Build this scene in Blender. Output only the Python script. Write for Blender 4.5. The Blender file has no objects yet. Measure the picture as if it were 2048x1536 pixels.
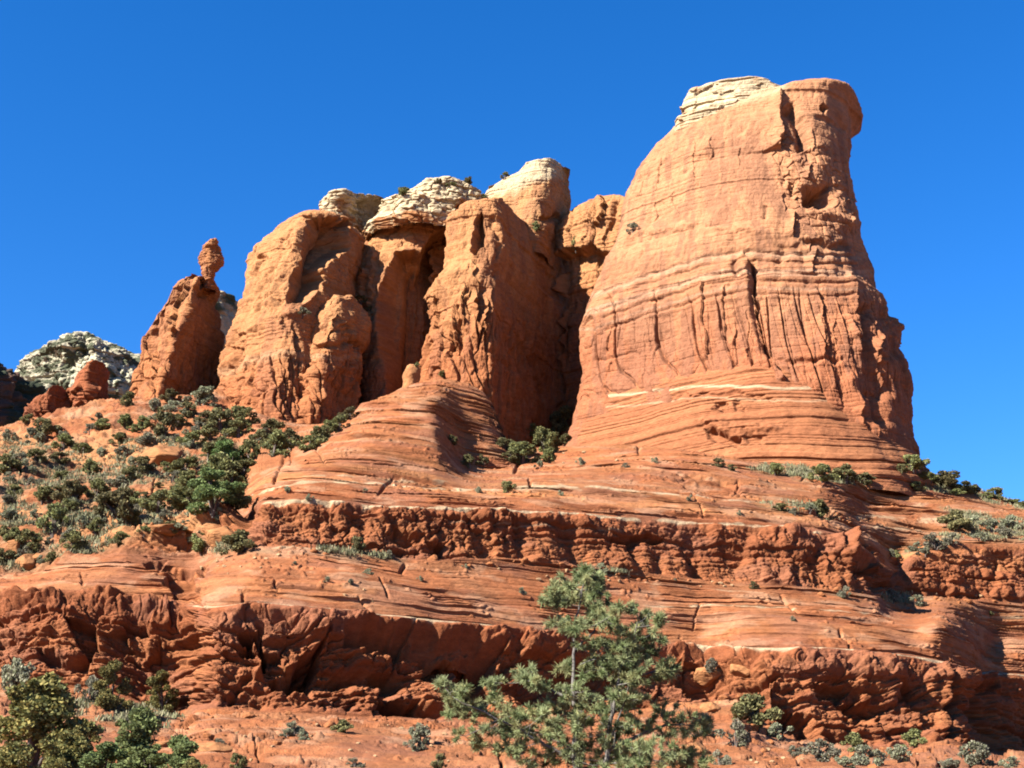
import bpy, math, random
import numpy as np

# ---------------------------------------------------------------- camera, sky, sun
S = bpy.context.scene
COL = S.collection
F = 2813.0                      # focal length in pixels of the 2048 px wide photograph
PITCH = math.atan((1650 - 768) / F)
CAM = np.array([0.0, 0.0, 1.7])
cp, sp = math.cos(PITCH), math.sin(PITCH)

cd = bpy.data.cameras.new('camera')
cam = bpy.data.objects.new('camera', cd)
COL.objects.link(cam)
cam.location = CAM
cam.rotation_euler = (math.pi / 2 + PITCH, 0, 0)
cd.sensor_width = 36
cd.lens = F / 2048 * 36
cd.clip_start, cd.clip_end = 0.5, 30000
S.camera = cam

SUN_EL, SUN_AZ = math.radians(37), math.radians(56)   # azimuth: left of straight behind the camera
world = bpy.data.worlds.new('World')
S.world = world
world.use_nodes = True
wn, wl = world.node_tree.nodes, world.node_tree.links
bg = wn['Background']
sky = wn.new('ShaderNodeTexSky')
sky.sky_type = 'NISHITA'
sky.sun_disc = False
sky.sun_elevation = SUN_EL
sky.sun_rotation = math.pi + SUN_AZ
sky.altitude = 1400
sky.air_density = 1.0
sky.dust_density = 0.1
sky.ozone_density = 5.0
hs = wn.new('ShaderNodeHueSaturation')
hs.inputs['Saturation'].default_value = 1.28
hs.inputs['Value'].default_value = .47
hs.inputs['Hue'].default_value = .501
tint = wn.new('ShaderNodeMix'); tint.data_type = 'RGBA'; tint.blend_type = 'MULTIPLY'
tint.inputs['Factor'].default_value = 1.0
tint.inputs['B'].default_value = (1.0, 1.0, 1.15, 1)
wl.new(sky.outputs[0], hs.inputs['Color'])
wl.new(hs.outputs[0], tint.inputs['A'])
wl.new(tint.outputs['Result'], bg.inputs[0])
bg.inputs[1].default_value = 0.10
sd = bpy.data.lights.new('sun', 'SUN')
sun = bpy.data.objects.new('sun', sd)
COL.objects.link(sun)
sd.energy = 5.0
sd.angle = math.radians(0.5)
sd.color = (1.0, 0.97, 0.90)
# direction towards the sun
sv = (-math.sin(SUN_AZ) * math.cos(SUN_EL), -math.cos(SUN_AZ) * math.cos(SUN_EL), math.sin(SUN_EL))
from mathutils import Vector
sun.rotation_euler = Vector(sv).to_track_quat('Z', 'Y').to_euler()
S.view_settings.view_transform = 'Standard'
S.view_settings.look = 'None'
S.view_settings.exposure = 2.2
S.view_settings.gamma = 1
S.cycles.filter_width = 1.9
S.cycles.max_bounces = 4
S.cycles.diffuse_bounces = 1
S.cycles.use_denoising = True

# ---------------------------------------------------------------- maths helpers
rng = np.random.default_rng(11)
random.seed(5)


def P(px, py, Y):
    """world point seen at photo pixel (px,py) standing at distance Y in front of the camera"""
    px, py, Y = np.broadcast_arrays(np.asarray(px, float), np.asarray(py, float), np.asarray(Y, float))
    a, b = (px - 1024) / F, (768 - py) / F
    dy = cp - sp * b
    dz = sp + cp * b
    k = Y / dy
    return np.stack([CAM[0] + a * k, CAM[1] + Y, CAM[2] + dz * k], -1)


def proj(p):
    d = p - CAM
    f = d[..., 1] * cp + d[..., 2] * sp
    u = -d[..., 1] * sp + d[..., 2] * cp
    return 1024 + F * d[..., 0] / f, 768 - F * u / f


def sstep(a, b, x):
    t = np.clip((x - a) / (b - a), 0, 1)
    return t * t * (3 - 2 * t)


_perm = np.concatenate([rng.permutation(256)] * 3).astype(np.int32)
_gr = rng.normal(size=(256, 3))
_gr = (_gr / np.linalg.norm(_gr, axis=1)[:, None]).astype(np.float32)


def perlin(x, y, z):
    x, y, z = [np.asarray(v, np.float32) for v in np.broadcast_arrays(x, y, z)]
    xi, yi, zi = np.floor(x).astype(np.int32), np.floor(y).astype(np.int32), np.floor(z).astype(np.int32)
    xf, yf, zf = x - xi, y - yi, z - zi
    xi &= 255; yi &= 255; zi &= 255
    u, v, w = [t * t * t * (t * (t * 6 - 15) + 10) for t in (xf, yf, zf)]
    out = 0
    for i in (0, 1):
        a = _perm[xi + i]
        wx = u if i else 1 - u
        for j in (0, 1):
            b = _perm[a + yi + j]
            wy = v if j else 1 - v
            for k in (0, 1):
                g = _gr[_perm[b + zi + k]]
                wz = w if k else 1 - w
                out = out + wx * wy * wz * (g[..., 0] * (xf - i) + g[..., 1] * (yf - j) + g[..., 2] * (zf - k))
    return out * 1.5


def fbm(p, scale, oct=3, gain=0.5, an=(1, 1, 1), off=0.0):
    s, a, f = 0, 1.0, 1.0 / scale
    for o in range(oct):
        s = s + a * perlin(p[..., 0] * f * an[0] + off + o * 17.3, p[..., 1] * f * an[1] + off * 1.7, p[..., 2] * f * an[2] - off)
        a *= gain; f *= 2.03
    return s


def ridg(p, scale, oct=4, gain=.55, an=(1, 1, 1), off=0.0):
    """creased noise: flat-sided lumps meeting in sharp notches"""
    s, a, f = 0, 1.0, 1.0 / scale
    for o in range(oct):
        s = s + a * (np.abs(perlin(p[..., 0] * f * an[0] + off + o * 17.3, p[..., 1] * f * an[1] + off * 1.7, p[..., 2] * f * an[2] - off)) * 2 - .6)
        a *= gain; f *= 2.1
    return s


def h2(i, j, s):
    n = (i.astype(np.int64) * 374761393 + j.astype(np.int64) * 668265263 + s * 974711) & 0x7fffffff
    n = ((n ^ (n >> 13)) * 1274126177) & 0x7fffffff
    return ((n ^ (n >> 16)) & 0xffff) / 65535.0


def worley(a, b, seed=1, jit=0.8):
    """2-D cells: nearest and second nearest distance, and a random value per cell"""
    ai, bi = np.floor(a).astype(np.int64), np.floor(b).astype(np.int64)
    f1 = np.full(a.shape, 9.0); f2 = np.full(a.shape, 9.0); rid = np.zeros(a.shape)
    for i in (-1, 0, 1):
        for j in (-1, 0, 1):
            ci, cj = ai + i, bi + j
            dx = ci + .5 + jit * (h2(ci, cj, seed) - .5) - a
            dy = cj + .5 + jit * (h2(ci, cj, seed + 7) - .5) - b
            d = np.sqrt(dx * dx + dy * dy)
            r = h2(ci, cj, seed + 13)
            m = d < f1
            f2 = np.where(m, f1, np.minimum(f2, d))
            rid = np.where(m, r, rid)
            f1 = np.where(m, d, f1)
    return f1, f2, rid


_ZT = np.arange(-60, 420, 0.08)


def layer_table(seed, tmin, tmax, amp, soft=0.15, groove=0.0):
    """one random value per sandstone bed, with softened steps and a groove between beds"""
    r = np.random.default_rng(seed)
    out = np.zeros_like(_ZT); g = np.zeros_like(_ZT)
    z = -60.0
    while z < 420:
        t = math.exp(r.uniform(math.log(tmin), math.log(tmax)))
        v = r.uniform(-1, 1) * amp
        m = (_ZT >= z) & (_ZT < z + t)
        x = (_ZT[m] - z) / t
        out[m] = v + 0.35 * amp * np.sqrt(np.clip(1 - (2 * x - 1) ** 2, 0, 1))
        g[np.abs(_ZT - z) < 0.16] = r.uniform(0.2, 1)
        z += t
    k = max(1, int(soft / 0.08))
    ker = np.ones(k) / k
    out = np.convolve(out, ker, 'same')
    g = np.convolve(g, np.ones(3) / 3, 'same')
    return out - groove * g


def lay(tab, z):
    return np.interp(z, _ZT, tab)


def saw_table(seed, tmin, tmax):
    """height above the foot of each thin bed: beds stand out as small risers with treads between"""
    r = np.random.default_rng(seed)
    out = np.zeros_like(_ZT); z = -60.0
    while z < 420:
        t = math.exp(r.uniform(math.log(tmin), math.log(tmax)))
        m = (_ZT >= z) & (_ZT < z + t)
        out[m] = (_ZT[m] - z - t * .5) * r.uniform(.4, 1.5)
        z += t
    return np.convolve(out, np.ones(2) / 2, 'same')


def gap_table(seed, tmin, tmax, w):
    r = np.random.default_rng(seed)
    out = np.zeros_like(_ZT); z = -60.0
    while z < 420:
        out -= r.uniform(.4, 1.0) * np.exp(-((_ZT - z) / (w * r.uniform(.7, 1.5))) ** 4)
        z += math.exp(r.uniform(math.log(tmin), math.log(tmax)))
    return out


LT_GAP = gap_table(12, .7, 3.2, .13)
LT_GAP2 = gap_table(13, 2.5, 7.0, .22)
LT_SAW = saw_table(7, .35, 1.3)
LT_SAW2 = saw_table(8, 1.2, 3.6)
LT_FINE = layer_table(1, 0.7, 2.4, 0.16, 0.2, 0.22)
LT_MID = layer_table(2, 2.0, 6.0, 0.40, 0.3, 0.35)
LT_BIG = layer_table(3, 5.0, 14.0, 0.8, 0.6, 0.3)
LC_A = layer_table(4, 0.6, 4.0, 1.0, 0.16)
LC_B = layer_table(5, 0.3, 1.2, 1.0, 0.16)
LC_C = layer_table(6, 4.0, 12.0, 1.0, 0.4)


def gsmooth(a, sig, axis=0):
    if sig <= 0:
        return a
    n = int(sig * 3) + 1
    k = np.exp(-0.5 * (np.arange(-n, n + 1) / sig) ** 2); k /= k.sum()
    ap = np.concatenate([np.repeat(np.take(a, [0], axis), n, axis), a, np.repeat(np.take(a, [-1], axis), n, axis)], axis)
    out = 0
    L = a.shape[axis]
    for i, w in enumerate(k):
        out = out + w * np.take(ap, np.arange(i, i + L), axis)
    return out


def grid_normals(V, wrap=False):
    if wrap:
        du = np.roll(V, -1, 1) - np.roll(V, 1, 1)
    else:
        du = np.gradient(V, axis=1)
    dv = np.gradient(V, axis=0)
    n = np.cross(du, dv)
    n /= np.linalg.norm(n, axis=-1)[..., None] + 1e-9
    return n


def mesh_from(name, V, Q, mat, col=None, parent=None, smooth=True, tri=False):
    me = bpy.data.meshes.new(name)
    k = Q.shape[1]
    me.vertices.add(len(V)); me.loops.add(Q.size); me.polygons.add(len(Q))
    me.vertices.foreach_set('co', np.ascontiguousarray(V, np.float32).ravel())
    me.loops.foreach_set('vertex_index', np.ascontiguousarray(Q, np.int32).ravel())
    me.polygons.foreach_set('loop_start', np.arange(0, Q.size, k, dtype=np.int32))
    me.polygons.foreach_set('use_smooth', np.full(len(Q), smooth))
    me.update(calc_edges=True)
    if col is not None:
        at = me.color_attributes.new('Col', 'FLOAT_COLOR', 'POINT')
        c4 = np.ones((len(V), 4), np.float32); c4[:, :3] = np.asarray(col) * ALB
        at.data.foreach_set('color', c4.ravel())
    me.materials.append(mat)
    o = bpy.data.objects.new(name, me)
    COL.objects.link(o)
    if parent is not None:
        o.parent = parent
    return o


def grid_quads(R, C, wrap=False):
    r = np.arange(R - 1)[:, None]
    c = np.arange(C if wrap else C - 1)[None, :]
    c2 = (c + 1) % C
    return np.stack([r * C + c, r * C + c2, (r + 1) * C + c2, (r + 1) * C + c], -1).reshape(-1, 4)


def tag(o, label=None, cat=None, group=None, kind=None):
    if label: o['label'] = label
    if cat: o['category'] = cat
    if group: o['group'] = group
    if kind: o['kind'] = kind
    return o


def catmull_closed(pts, n=64):
    p = np.array(pts, float)
    out = []
    for i in range(len(p)):
        p0, p1, p2, p3 = p[i - 1], p[i], p[(i + 1) % len(p)], p[(i + 2) % len(p)]
        t = np.linspace(0, 1, n, endpoint=False)[:, None]
        out.append(0.5 * (2 * p1 + (p2 - p0) * t + (2 * p0 - 5 * p1 + 4 * p2 - p3) * t ** 2 + (3 * p1 - p0 - 3 * p2 + p3) * t ** 3))
    return np.concatenate(out)


# ---------------------------------------------------------------- rock sculpting
def seg_dist(px, py, pts):
    """distance, signed side (+ = left of travel) and position along a polyline"""
    best = np.full(px.shape, 1e9); side = np.zeros(px.shape); along = np.zeros(px.shape)
    L = 0.0; tot = sum(math.dist(pts[i], pts[i + 1]) for i in range(len(pts) - 1))
    for (x0, y0), (x1, y1) in zip(pts[:-1], pts[1:]):
        ex, ey = x1 - x0, y1 - y0
        l2 = ex * ex + ey * ey + 1e-9
        t = np.clip(((px - x0) * ex + (py - y0) * ey) / l2, 0, 1)
        dx, dy = px - x0 - t * ex, py - y0 - t * ey
        d = np.hypot(dx, dy)
        m = d < best
        best = np.where(m, d, best)
        side = np.where(m, ex * dy - ey * dx, side)
        along = np.where(m, (L + t * math.sqrt(l2)) / tot, along)
        L += math.sqrt(l2)
    return best, np.sign(side), along


def stroke(D, px, py, pts, w, amp, kind='groove', fade=0.15):
    """carve or raise along a line: groove = valley, step = raised on the left of the line (seen going
    down), falling off to the left, sharp on its right"""
    xs = [p[0] for p in pts]; ys = [p[1] for p in pts]
    m = (px > min(xs) - 3 * w) & (px < max(xs) + 3 * w) & (py > min(ys) - 3 * w) & (py < max(ys) + 3 * w)
    if not m.any():
        return
    x, y = px[m], py[m]
    d, s, al = seg_dist(x, y, pts)
    env = sstep(0, fade, al) * sstep(0, fade, 1 - al) if fade > 0 else 1.0
    if kind == 'groove':
        v = -amp * np.exp(-(d / w) ** 2)
    elif kind == 'ridge':
        v = amp * np.exp(-(d / w) ** 2)
    else:
        sd_ = d * s                         # going down the picture: s>0 is the left side
        v = np.where(sd_ > 0, amp * np.exp(-sd_ / w), -0.25 * amp * np.exp(sd_ / (w * .5)))
        v = np.where(np.abs(sd_) < 2.0, v * 1.0, v)
    D[m] += v * env


def poly_sd(px, py, pts):
    """signed distance in pixels, negative inside"""
    inside = np.zeros(px.shape, bool)
    best = np.full(px.shape, 1e9)
    n = len(pts)
    for i in range(n):
        (x0, y0), (x1, y1) = pts[i], pts[(i + 1) % n]
        ex, ey = x1 - x0, y1 - y0
        t = np.clip(((px - x0) * ex + (py - y0) * ey) / (ex * ex + ey * ey + 1e-9), 0, 1)
        best = np.minimum(best, np.hypot(px - x0 - t * ex, py - y0 - t * ey))
        c = ((y0 > py) != (y1 > py)) & (px < ex * (py - y0) / (ey + 1e-12) + x0)
        inside ^= c
    return np.where(inside, -best, best)


def gouge(D, px, py, pts, amp, soft=6.0, grow=0.0):
    """hollow out (amp>0) or raise (amp<0) the inside of a traced outline"""
    xs = [p[0] for p in pts]; ys = [p[1] for p in pts]
    m = (px > min(xs) - 30) & (px < max(xs) + 30) & (py > min(ys) - 30) & (py < max(ys) + 30)
    if not m.any():
        return
    sd_ = poly_sd(px[m], py[m], pts)
    v = sstep(soft * .5, -soft * .5, sd_)
    if grow:
        v = v * (0.55 + 0.45 * sstep(0, -grow, sd_))
    D[m] -= amp * v


def flutes(D, px, py, box, n, seed, amp=(0.5, 1.4), w=(10, 26), length=(50, 150), lean=0.0):
    r = random.Random(seed)
    for _ in range(n):
        x = r.uniform(box[0], box[1]); y = r.uniform(box[2], box[3]); l = r.uniform(*length)
        pts = []
        for k in range(5):
            pts.append((x + lean * k * l / 4 + r.uniform(-5, 5), y + k * l / 4))
        stroke(D, px, py, pts, r.uniform(*w), r.uniform(*amp), 'step' if r.random() < .75 else 'groove', 0.2)


ALB = 0.60        # rock and leaf reflectances below are scaled by this
RED = np.array([0.2709, 0.0851, 0.0328])
ORANGE = np.array([0.3528, 0.1418, 0.0536])
LIGHT = np.array([0.4158, 0.2079, 0.0882])
CREAM = np.array([0.50, 0.385, 0.235])
DARK = np.array([0.1512, 0.0473, 0.0221])
SOIL = np.array([0.2898, 0.1260, 0.0630])


def mix(a, b, t):
    t = np.asarray(t)[..., None] if np.ndim(t) else t
    return a * (1 - t) + b * t


def loft(name, mat, left, right, top, Yl, Yr, zb, sec, nfront, NU, NT, taper=((0, 1), (1, 1)), rnd=0.06,
         gam=((0, 1), (1, 1)), disp=None, colour=None, parent=None, ytop=None, corner=.035):
    """a rock body: silhouettes traced at their own distances, plan section swept between them"""
    zb = float(P(*zb)[2])

    def side(poly, Y):
        a = np.array(poly, float)
        yy = np.linspace(Y[0], Y[1], len(a)) if isinstance(Y, (tuple, list)) else np.full(len(a), Y)
        q = P(a[:, 0], a[:, 1], yy)
        return q
    ql, qr = side(left, Yl), side(right, Yr)
    nt = NT
    t = np.linspace(0, 1, nt) ** 0.98
    tl = (ql[:, 2] - zb) / (ql[-1, 2] - zb); tr = (qr[:, 2] - zb) / (qr[-1, 2] - zb)
    tl = np.maximum.accumulate(tl + np.arange(len(tl)) * 1e-6); tr = np.maximum.accumulate(tr + np.arange(len(tr)) * 1e-6)
    XL, YL = np.interp(t, tl, ql[:, 0]), np.interp(t, tl, ql[:, 1])
    XR, YR = np.interp(t, tr, qr[:, 0]), np.interp(t, tr, qr[:, 1])
    sg = nt * 0.004
    XL, YL, XR, YR = [gsmooth(v, sg) for v in (XL, YL, XR, YR)]
    W = max(abs(qr[:, 0].mean() - ql[:, 0].mean()), 1.0)
    sp_ = catmull_closed(sec)
    wseg = np.repeat([1.0 if i < nfront - 1 else 0.22 for i in range(len(sec))], 64)
    d = np.hypot(np.diff(sp_[:, 0], append=sp_[0, 0]) * W, np.diff(sp_[:, 1], append=sp_[0, 1])) * wseg
    cum = np.concatenate([[0], np.cumsum(d)])
    tt = np.linspace(0, cum[-1], NU, endpoint=False)
    ex = np.vstack([sp_, sp_[:1]])
    u = np.interp(tt, cum, ex[:, 0]); v = np.interp(tt, cum, ex[:, 1])
    a = np.array(top, float)
    u_top = (a[:, 0] - left[-1][0]) / (right[-1][0] - left[-1][0])
    ylt = Yl[1] if isinstance(Yl, (tuple, list)) else Yl
    yrt = Yr[1] if isinstance(Yr, (tuple, list)) else Yr
    vm = 0.0
    tp1 = np.interp(1.0, [q[0] for q in taper], [q[1] for q in taper])
    vf = np.interp(u_top, np.sort(u[:NU // 2]), v[:NU // 2][np.argsort(u[:NU // 2])])
    yt = ylt + (yrt - ylt) * u_top - 0.55 * vf * tp1 if ytop is None else np.full(len(a), ytop)
    zt = P(a[:, 0], a[:, 1], yt)[:, 2]
    ztop = np.interp(np.clip(u, 0, 1), u_top, zt)
    ztop = gsmooth(ztop, NU * 0.002)
    T = t[:, None]
    tap = np.interp(t, [q[0] for q in taper], [q[1] for q in taper])[:, None]
    g = np.interp(t, [q[0] for q in gam], [q[1] for q in gam])[:, None]
    U = np.sign(u)[None, :] * np.abs(u[None, :]) ** g
    U = np.where((u[None, :] < 0) | (u[None, :] > 1), u[None, :], U)
    x = np.clip((T - (1 - rnd)) / rnd, 0, 1)
    shrink = np.sqrt(np.clip(1 - x ** 2.6, 0, 1))
    vmid = v.mean()
    uu = np.clip(u, 0, 1)
    ztop = ztop - W * corner * np.abs(2 * uu - 1) ** 12
    U = .5 + (U - .5) * (1 - 2 * corner * np.clip(x, 0, 1) ** 3)
    VV = (vmid + (v[None, :] - vmid) * shrink) * tap
    X = XL[:, None] + (XR - XL)[:, None] * U
    Y = YL[:, None] + (YR - YL)[:, None] * U - VV
    Z = zb + T * (ztop[None, :] - zb)
    V = np.stack(np.broadcast_arrays(X, Y, Z), -1).copy()
    N = grid_normals(V, True)
    px, py = proj(V)
    toc = CAM - V; toc /= np.linalg.norm(toc, axis=-1)[..., None]
    front = sstep(-0.1, 0.15, (N * toc).sum(-1))
    D = np.zeros(px.shape)
    if disp is not None:
        disp(D, px, py, V, N, front)
    D *= sstep(1.0, 0.985, T)
    Nh = N.copy(); Nh[..., 2] *= 0.3
    V2 = V + Nh * D[..., None]
    c = colour(px, py, V2, D)
    return mesh_from(name, V2.reshape(-1, 3), grid_quads(nt, NU, True), mat, c.reshape(-1, 3), parent)


# ---------------------------------------------------------------- materials
def rock_material(name, bump=0.35, scale=1.0):
    m = bpy.data.materials.new(name); m.use_nodes = True
    n, l = m.node_tree.nodes, m.node_tree.links
    b = n['Principled BSDF']; b.inputs['Roughness'].default_value = 0.95
    b.inputs['Specular IOR Level'].default_value = 0.12
    at = n.new('ShaderNodeAttribute'); at.attribute_name = 'Col'
    tc = n.new('ShaderNodeTexCoord')
    mp = n.new('ShaderNodeMapping'); mp.inputs['Scale'].default_value = (0.6 * scale, 0.6 * scale, 1.5 * scale)
    l.new(tc.outputs['Object'], mp.inputs[0])

    def noise(sc_, det, ro):
        t = n.new('ShaderNodeTexNoise'); t.inputs['Scale'].default_value = sc_; t.inputs['Detail'].default_value = det; t.inputs['Roughness'].default_value = ro
        l.new(mp.outputs[0], t.inputs['Vector']); return t

    def rng_(src, a, b_, c, d):
        r = n.new('ShaderNodeMapRange'); r.inputs['From Min'].default_value = a; r.inputs['From Max'].default_value = b_
        r.inputs['To Min'].default_value = c; r.inputs['To Max'].default_value = d
        l.new(src, r.inputs[0]); return r.outputs[0]

    def mul(a, b_):
        x = n.new('ShaderNodeMix'); x.data_type = 'RGBA'; x.blend_type = 'MULTIPLY'; x.inputs['Factor'].default_value = 1
        l.new(a, x.inputs['A']); l.new(b_, x.inputs['B']); return x.outputs['Result']
    c = mul(at.outputs['Color'], rng_(noise(0.8, 8, .7).outputs['Fac'], .3, .7, .74, 1.24))
    c = mul(c, rng_(noise(5.0, 4, .6).outputs['Fac'], .3, .7, .84, 1.14))
    # small dark pits and pale flakes
    v = n.new('ShaderNodeTexVoronoi'); v.inputs['Scale'].default_value = 2.2
    l.new(mp.outputs[0], v.inputs['Vector'])
    c = mul(c, rng_(v.outputs['Distance'], .02, .16, .55, 1.0))
    l.new(c, b.inputs['Base Color'])
    n2 = noise(1.4, 9, .72)
    v2 = n.new('ShaderNodeTexVoronoi'); v2.feature = 'DISTANCE_TO_EDGE'; v2.inputs['Scale'].default_value = 1.1
    wv = n.new('ShaderNodeVectorMath'); wv.operation = 'ADD'
    l.new(mp.outputs[0], wv.inputs[0])
    n3 = noise(1.7, 4, .6); l.new(n3.outputs['Color'], wv.inputs[1]); l.new(wv.outputs[0], v2.inputs['Vector'])
    cr = rng_(v2.outputs['Distance'], 0, .07, -.35, 0)
    ad = n.new('ShaderNodeMath'); ad.operation = 'ADD'; l.new(n2.outputs['Fac'], ad.inputs[0]); l.new(cr, ad.inputs[1])
    bp = n.new('ShaderNodeBump'); bp.inputs['Strength'].default_value = bump; bp.inputs['Distance'].default_value = 0.9 / scale
    l.new(ad.outputs[0], bp.inputs['Height']); l.new(bp.outputs[0], b.inputs['Normal'])
    return m


M_ROCK = rock_material('red_sandstone', 0.45)
M_SLICK = rock_material('slickrock', 0.5, 1.4)
M_PALE = rock_material('pale_sandstone', 0.4)


# ---------------------------------------------------------------- terrain: ledges, cliffs and slopes
# each line: (photo x, photo y, distance); between the lines lie slope, cliff, shelf, cliff, dome ...
LINES = {
    2: [(-1000, 1545, 105), (3000, 1545, 108)],
    3: [(-1000, 1400, 178), (-300, 1395, 176), (0, 1370, 173), (200, 1385, 173), (335, 1425, 172), (374, 1428, 171), (388, 1425, 158), (420, 1420, 156), (600, 1425, 157), (860, 1440, 164),
        (1000, 1440, 170), (1200, 1430, 178), (1350, 1400, 182), (1480, 1395, 181), (1545, 1465, 176), (1650, 1490, 178), (1750, 1500, 181),
        (1900, 1485, 187), (1950, 1500, 191), (1972, 1505, 200), (1995, 1510, 222), (2048, 1505, 226), (2300, 1510, 236), (3000, 1510, 250)],
    4: [(-1000, 1190, 187), (-300, 1180, 184), (0, 1195, 181), (60, 1190, 179), (200, 1188, 181), (350, 1203, 183), (388, 1209, 182), (402, 1208, 164), (430, 1207, 162), (520, 1202, 163),
        (656, 1213, 165), (797, 1226, 170), (868, 1236, 173), (1110, 1262, 182), (1403, 1289, 190), (1485, 1291, 186), (1605, 1294, 186),
        (1759, 1308, 190), (1862, 1320, 195), (1925, 1330, 200), (1955, 1345, 212), (1975, 1342, 228), (2046, 1344, 234), (2300, 1360, 246), (3000, 1370, 262)],
    5: [(-1000, 1090, 205), (-300, 1090, 203), (0, 1145, 198), (50, 1150, 196), (130, 1118, 196), (250, 1102, 196), (400, 1115, 200), (425, 1112, 190), (500, 1103, 186), (520, 1098, 186), (700, 1105, 188),
        (870, 1118, 193), (1000, 1120, 198), (1200, 1140, 205), (1300, 1150, 209), (1450, 1165, 213), (1600, 1178, 216), (1700, 1185, 219),
        (1760, 1190, 224), (1785, 1192, 246), (1850, 1200, 250), (2048, 1205, 258), (2300, 1210, 266), (3000, 1215, 280)],
    6: [(-1000, 1020, 225), (-300, 1030, 223), (0, 1045, 222), (200, 1042, 220), (430, 1035, 214), (495, 1030, 206), (508, 1008, 193), (523, 1001, 191), (600, 996, 191), (700, 1001, 193),
        (868, 1010, 198), (1051, 1020, 204), (1281, 1030, 213), (1486, 1045, 220), (1640, 1063, 225), (1700, 1082, 229), (1745, 1112, 236), (1772, 1150, 247),
        (1790, 1158, 252), (1830, 1112, 255), (1900, 1088, 258), (1980, 1082, 261), (2048, 1085, 263), (2300, 1080, 272), (3000, 1080, 290)],
    7: [(-1000, 985, 240), (0, 990, 240), (300, 985, 238), (440, 985, 236), (480, 1000, 228), (500, 990, 203), (530, 978, 203), (620, 962, 205), (700, 958, 207), (800, 960, 212),
        (1000, 972, 220), (1200, 974, 226), (1400, 990, 233), (1500, 1002, 237), (1600, 1016, 241), (1680, 1032, 246), (1730, 1050, 262), (1850, 1052, 272), (2048, 1052, 276), (3000, 1060, 300)],
    7.5: [(-1000, 930, 262), (0, 945, 262), (300, 940, 260), (450, 935, 258), (485, 985, 236), (500, 982, 210), (530, 958, 214), (560, 942, 217), (640, 912, 226), (740, 878, 238), (835, 846, 253),
          (880, 840, 258), (900, 868, 262), (925, 918, 266), (960, 935, 268), (1010, 938, 270), (1100, 940, 262), (1300, 940, 262), (1500, 958, 266), (1640, 978, 268), (1690, 990, 276), (1740, 1010, 290), (1850, 1008, 296), (2048, 1022, 300), (3000, 1080, 330)],
    8: [(-1000, 880, 292), (0, 888, 290), (200, 876, 288), (400, 872, 288), (460, 880, 286), (488, 982, 245), (500, 972, 224), (530, 942, 232), (560, 923, 240), (640, 878, 258), (700, 836, 270), (740, 805, 280), (794, 776, 292),
        (835, 762, 299), (892, 757, 303), (945, 769, 303), (985, 802, 302), (1003, 850, 300), (1018, 925, 292), (1110, 922, 290), (1200, 912, 288), (1350, 908, 288), (1500, 928, 289), (1600, 940, 291), (1700, 948, 297),
        (1830, 905, 330), (1860, 936, 326), (1900, 958, 326), (1950, 975, 326), (2048, 1004, 326), (2300, 1080, 330), (3000, 1250, 340)],
    9: [(-1000, 880, 330), (-100, 875, 332), (0, 852, 334), (60, 836, 334), (140, 816, 335), (260, 792, 338), (400, 786, 344), (500, 800, 344), (600, 845, 340), (700, 850, 335), (800, 830, 332), (850, 800, 328),
        (960, 810, 328), (1005, 890, 322), (1060, 905, 322), (1130, 900, 325), (1250, 880, 350), (1500, 900, 350), (1800, 930, 345), (1870, 960, 350), (2048, 1030, 355), (3000, 1320, 370)],
    10: [(-1000, 950, 380), (0, 930, 385), (250, 870, 385), (420, 830, 390), (600, 790, 390), (800, 800, 385), (950, 830, 380), (1020, 890, 372), (1140, 890, 375), (1500, 930, 400), (2048, 1100, 400), (3000, 1400, 420)],
}


_a4, _a5 = np.array(LINES[4], float), np.array(LINES[5], float)
_xs = [-1000, -300, 0, 60, 130, 200, 250, 350, 388, 402, 430, 500, 520, 700, 870, 1000, 1200, 1403, 1485, 1605, 1700, 1759, 1830]
LINES[4.5] = [(x, .5 * (np.interp(x, _a4[:, 0], _a4[:, 1]) + np.interp(x, _a5[:, 0], _a5[:, 1])), .5 * (np.interp(x, _a4[:, 0], _a4[:, 2]) + np.interp(min(x, 1755), _a5[:, 0], _a5[:, 2])))
              for x in _xs] + [(1868, 1244, 207), (1892, 1241, 209), (1920, 1260, 213), (1940, 1279, 217), (1966, 1322, 225), (1978, 1288, 246), (2048, 1274, 249), (2300, 1285, 256), (3000, 1290, 270)]
LINES = dict(sorted(LINES.items()))


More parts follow.
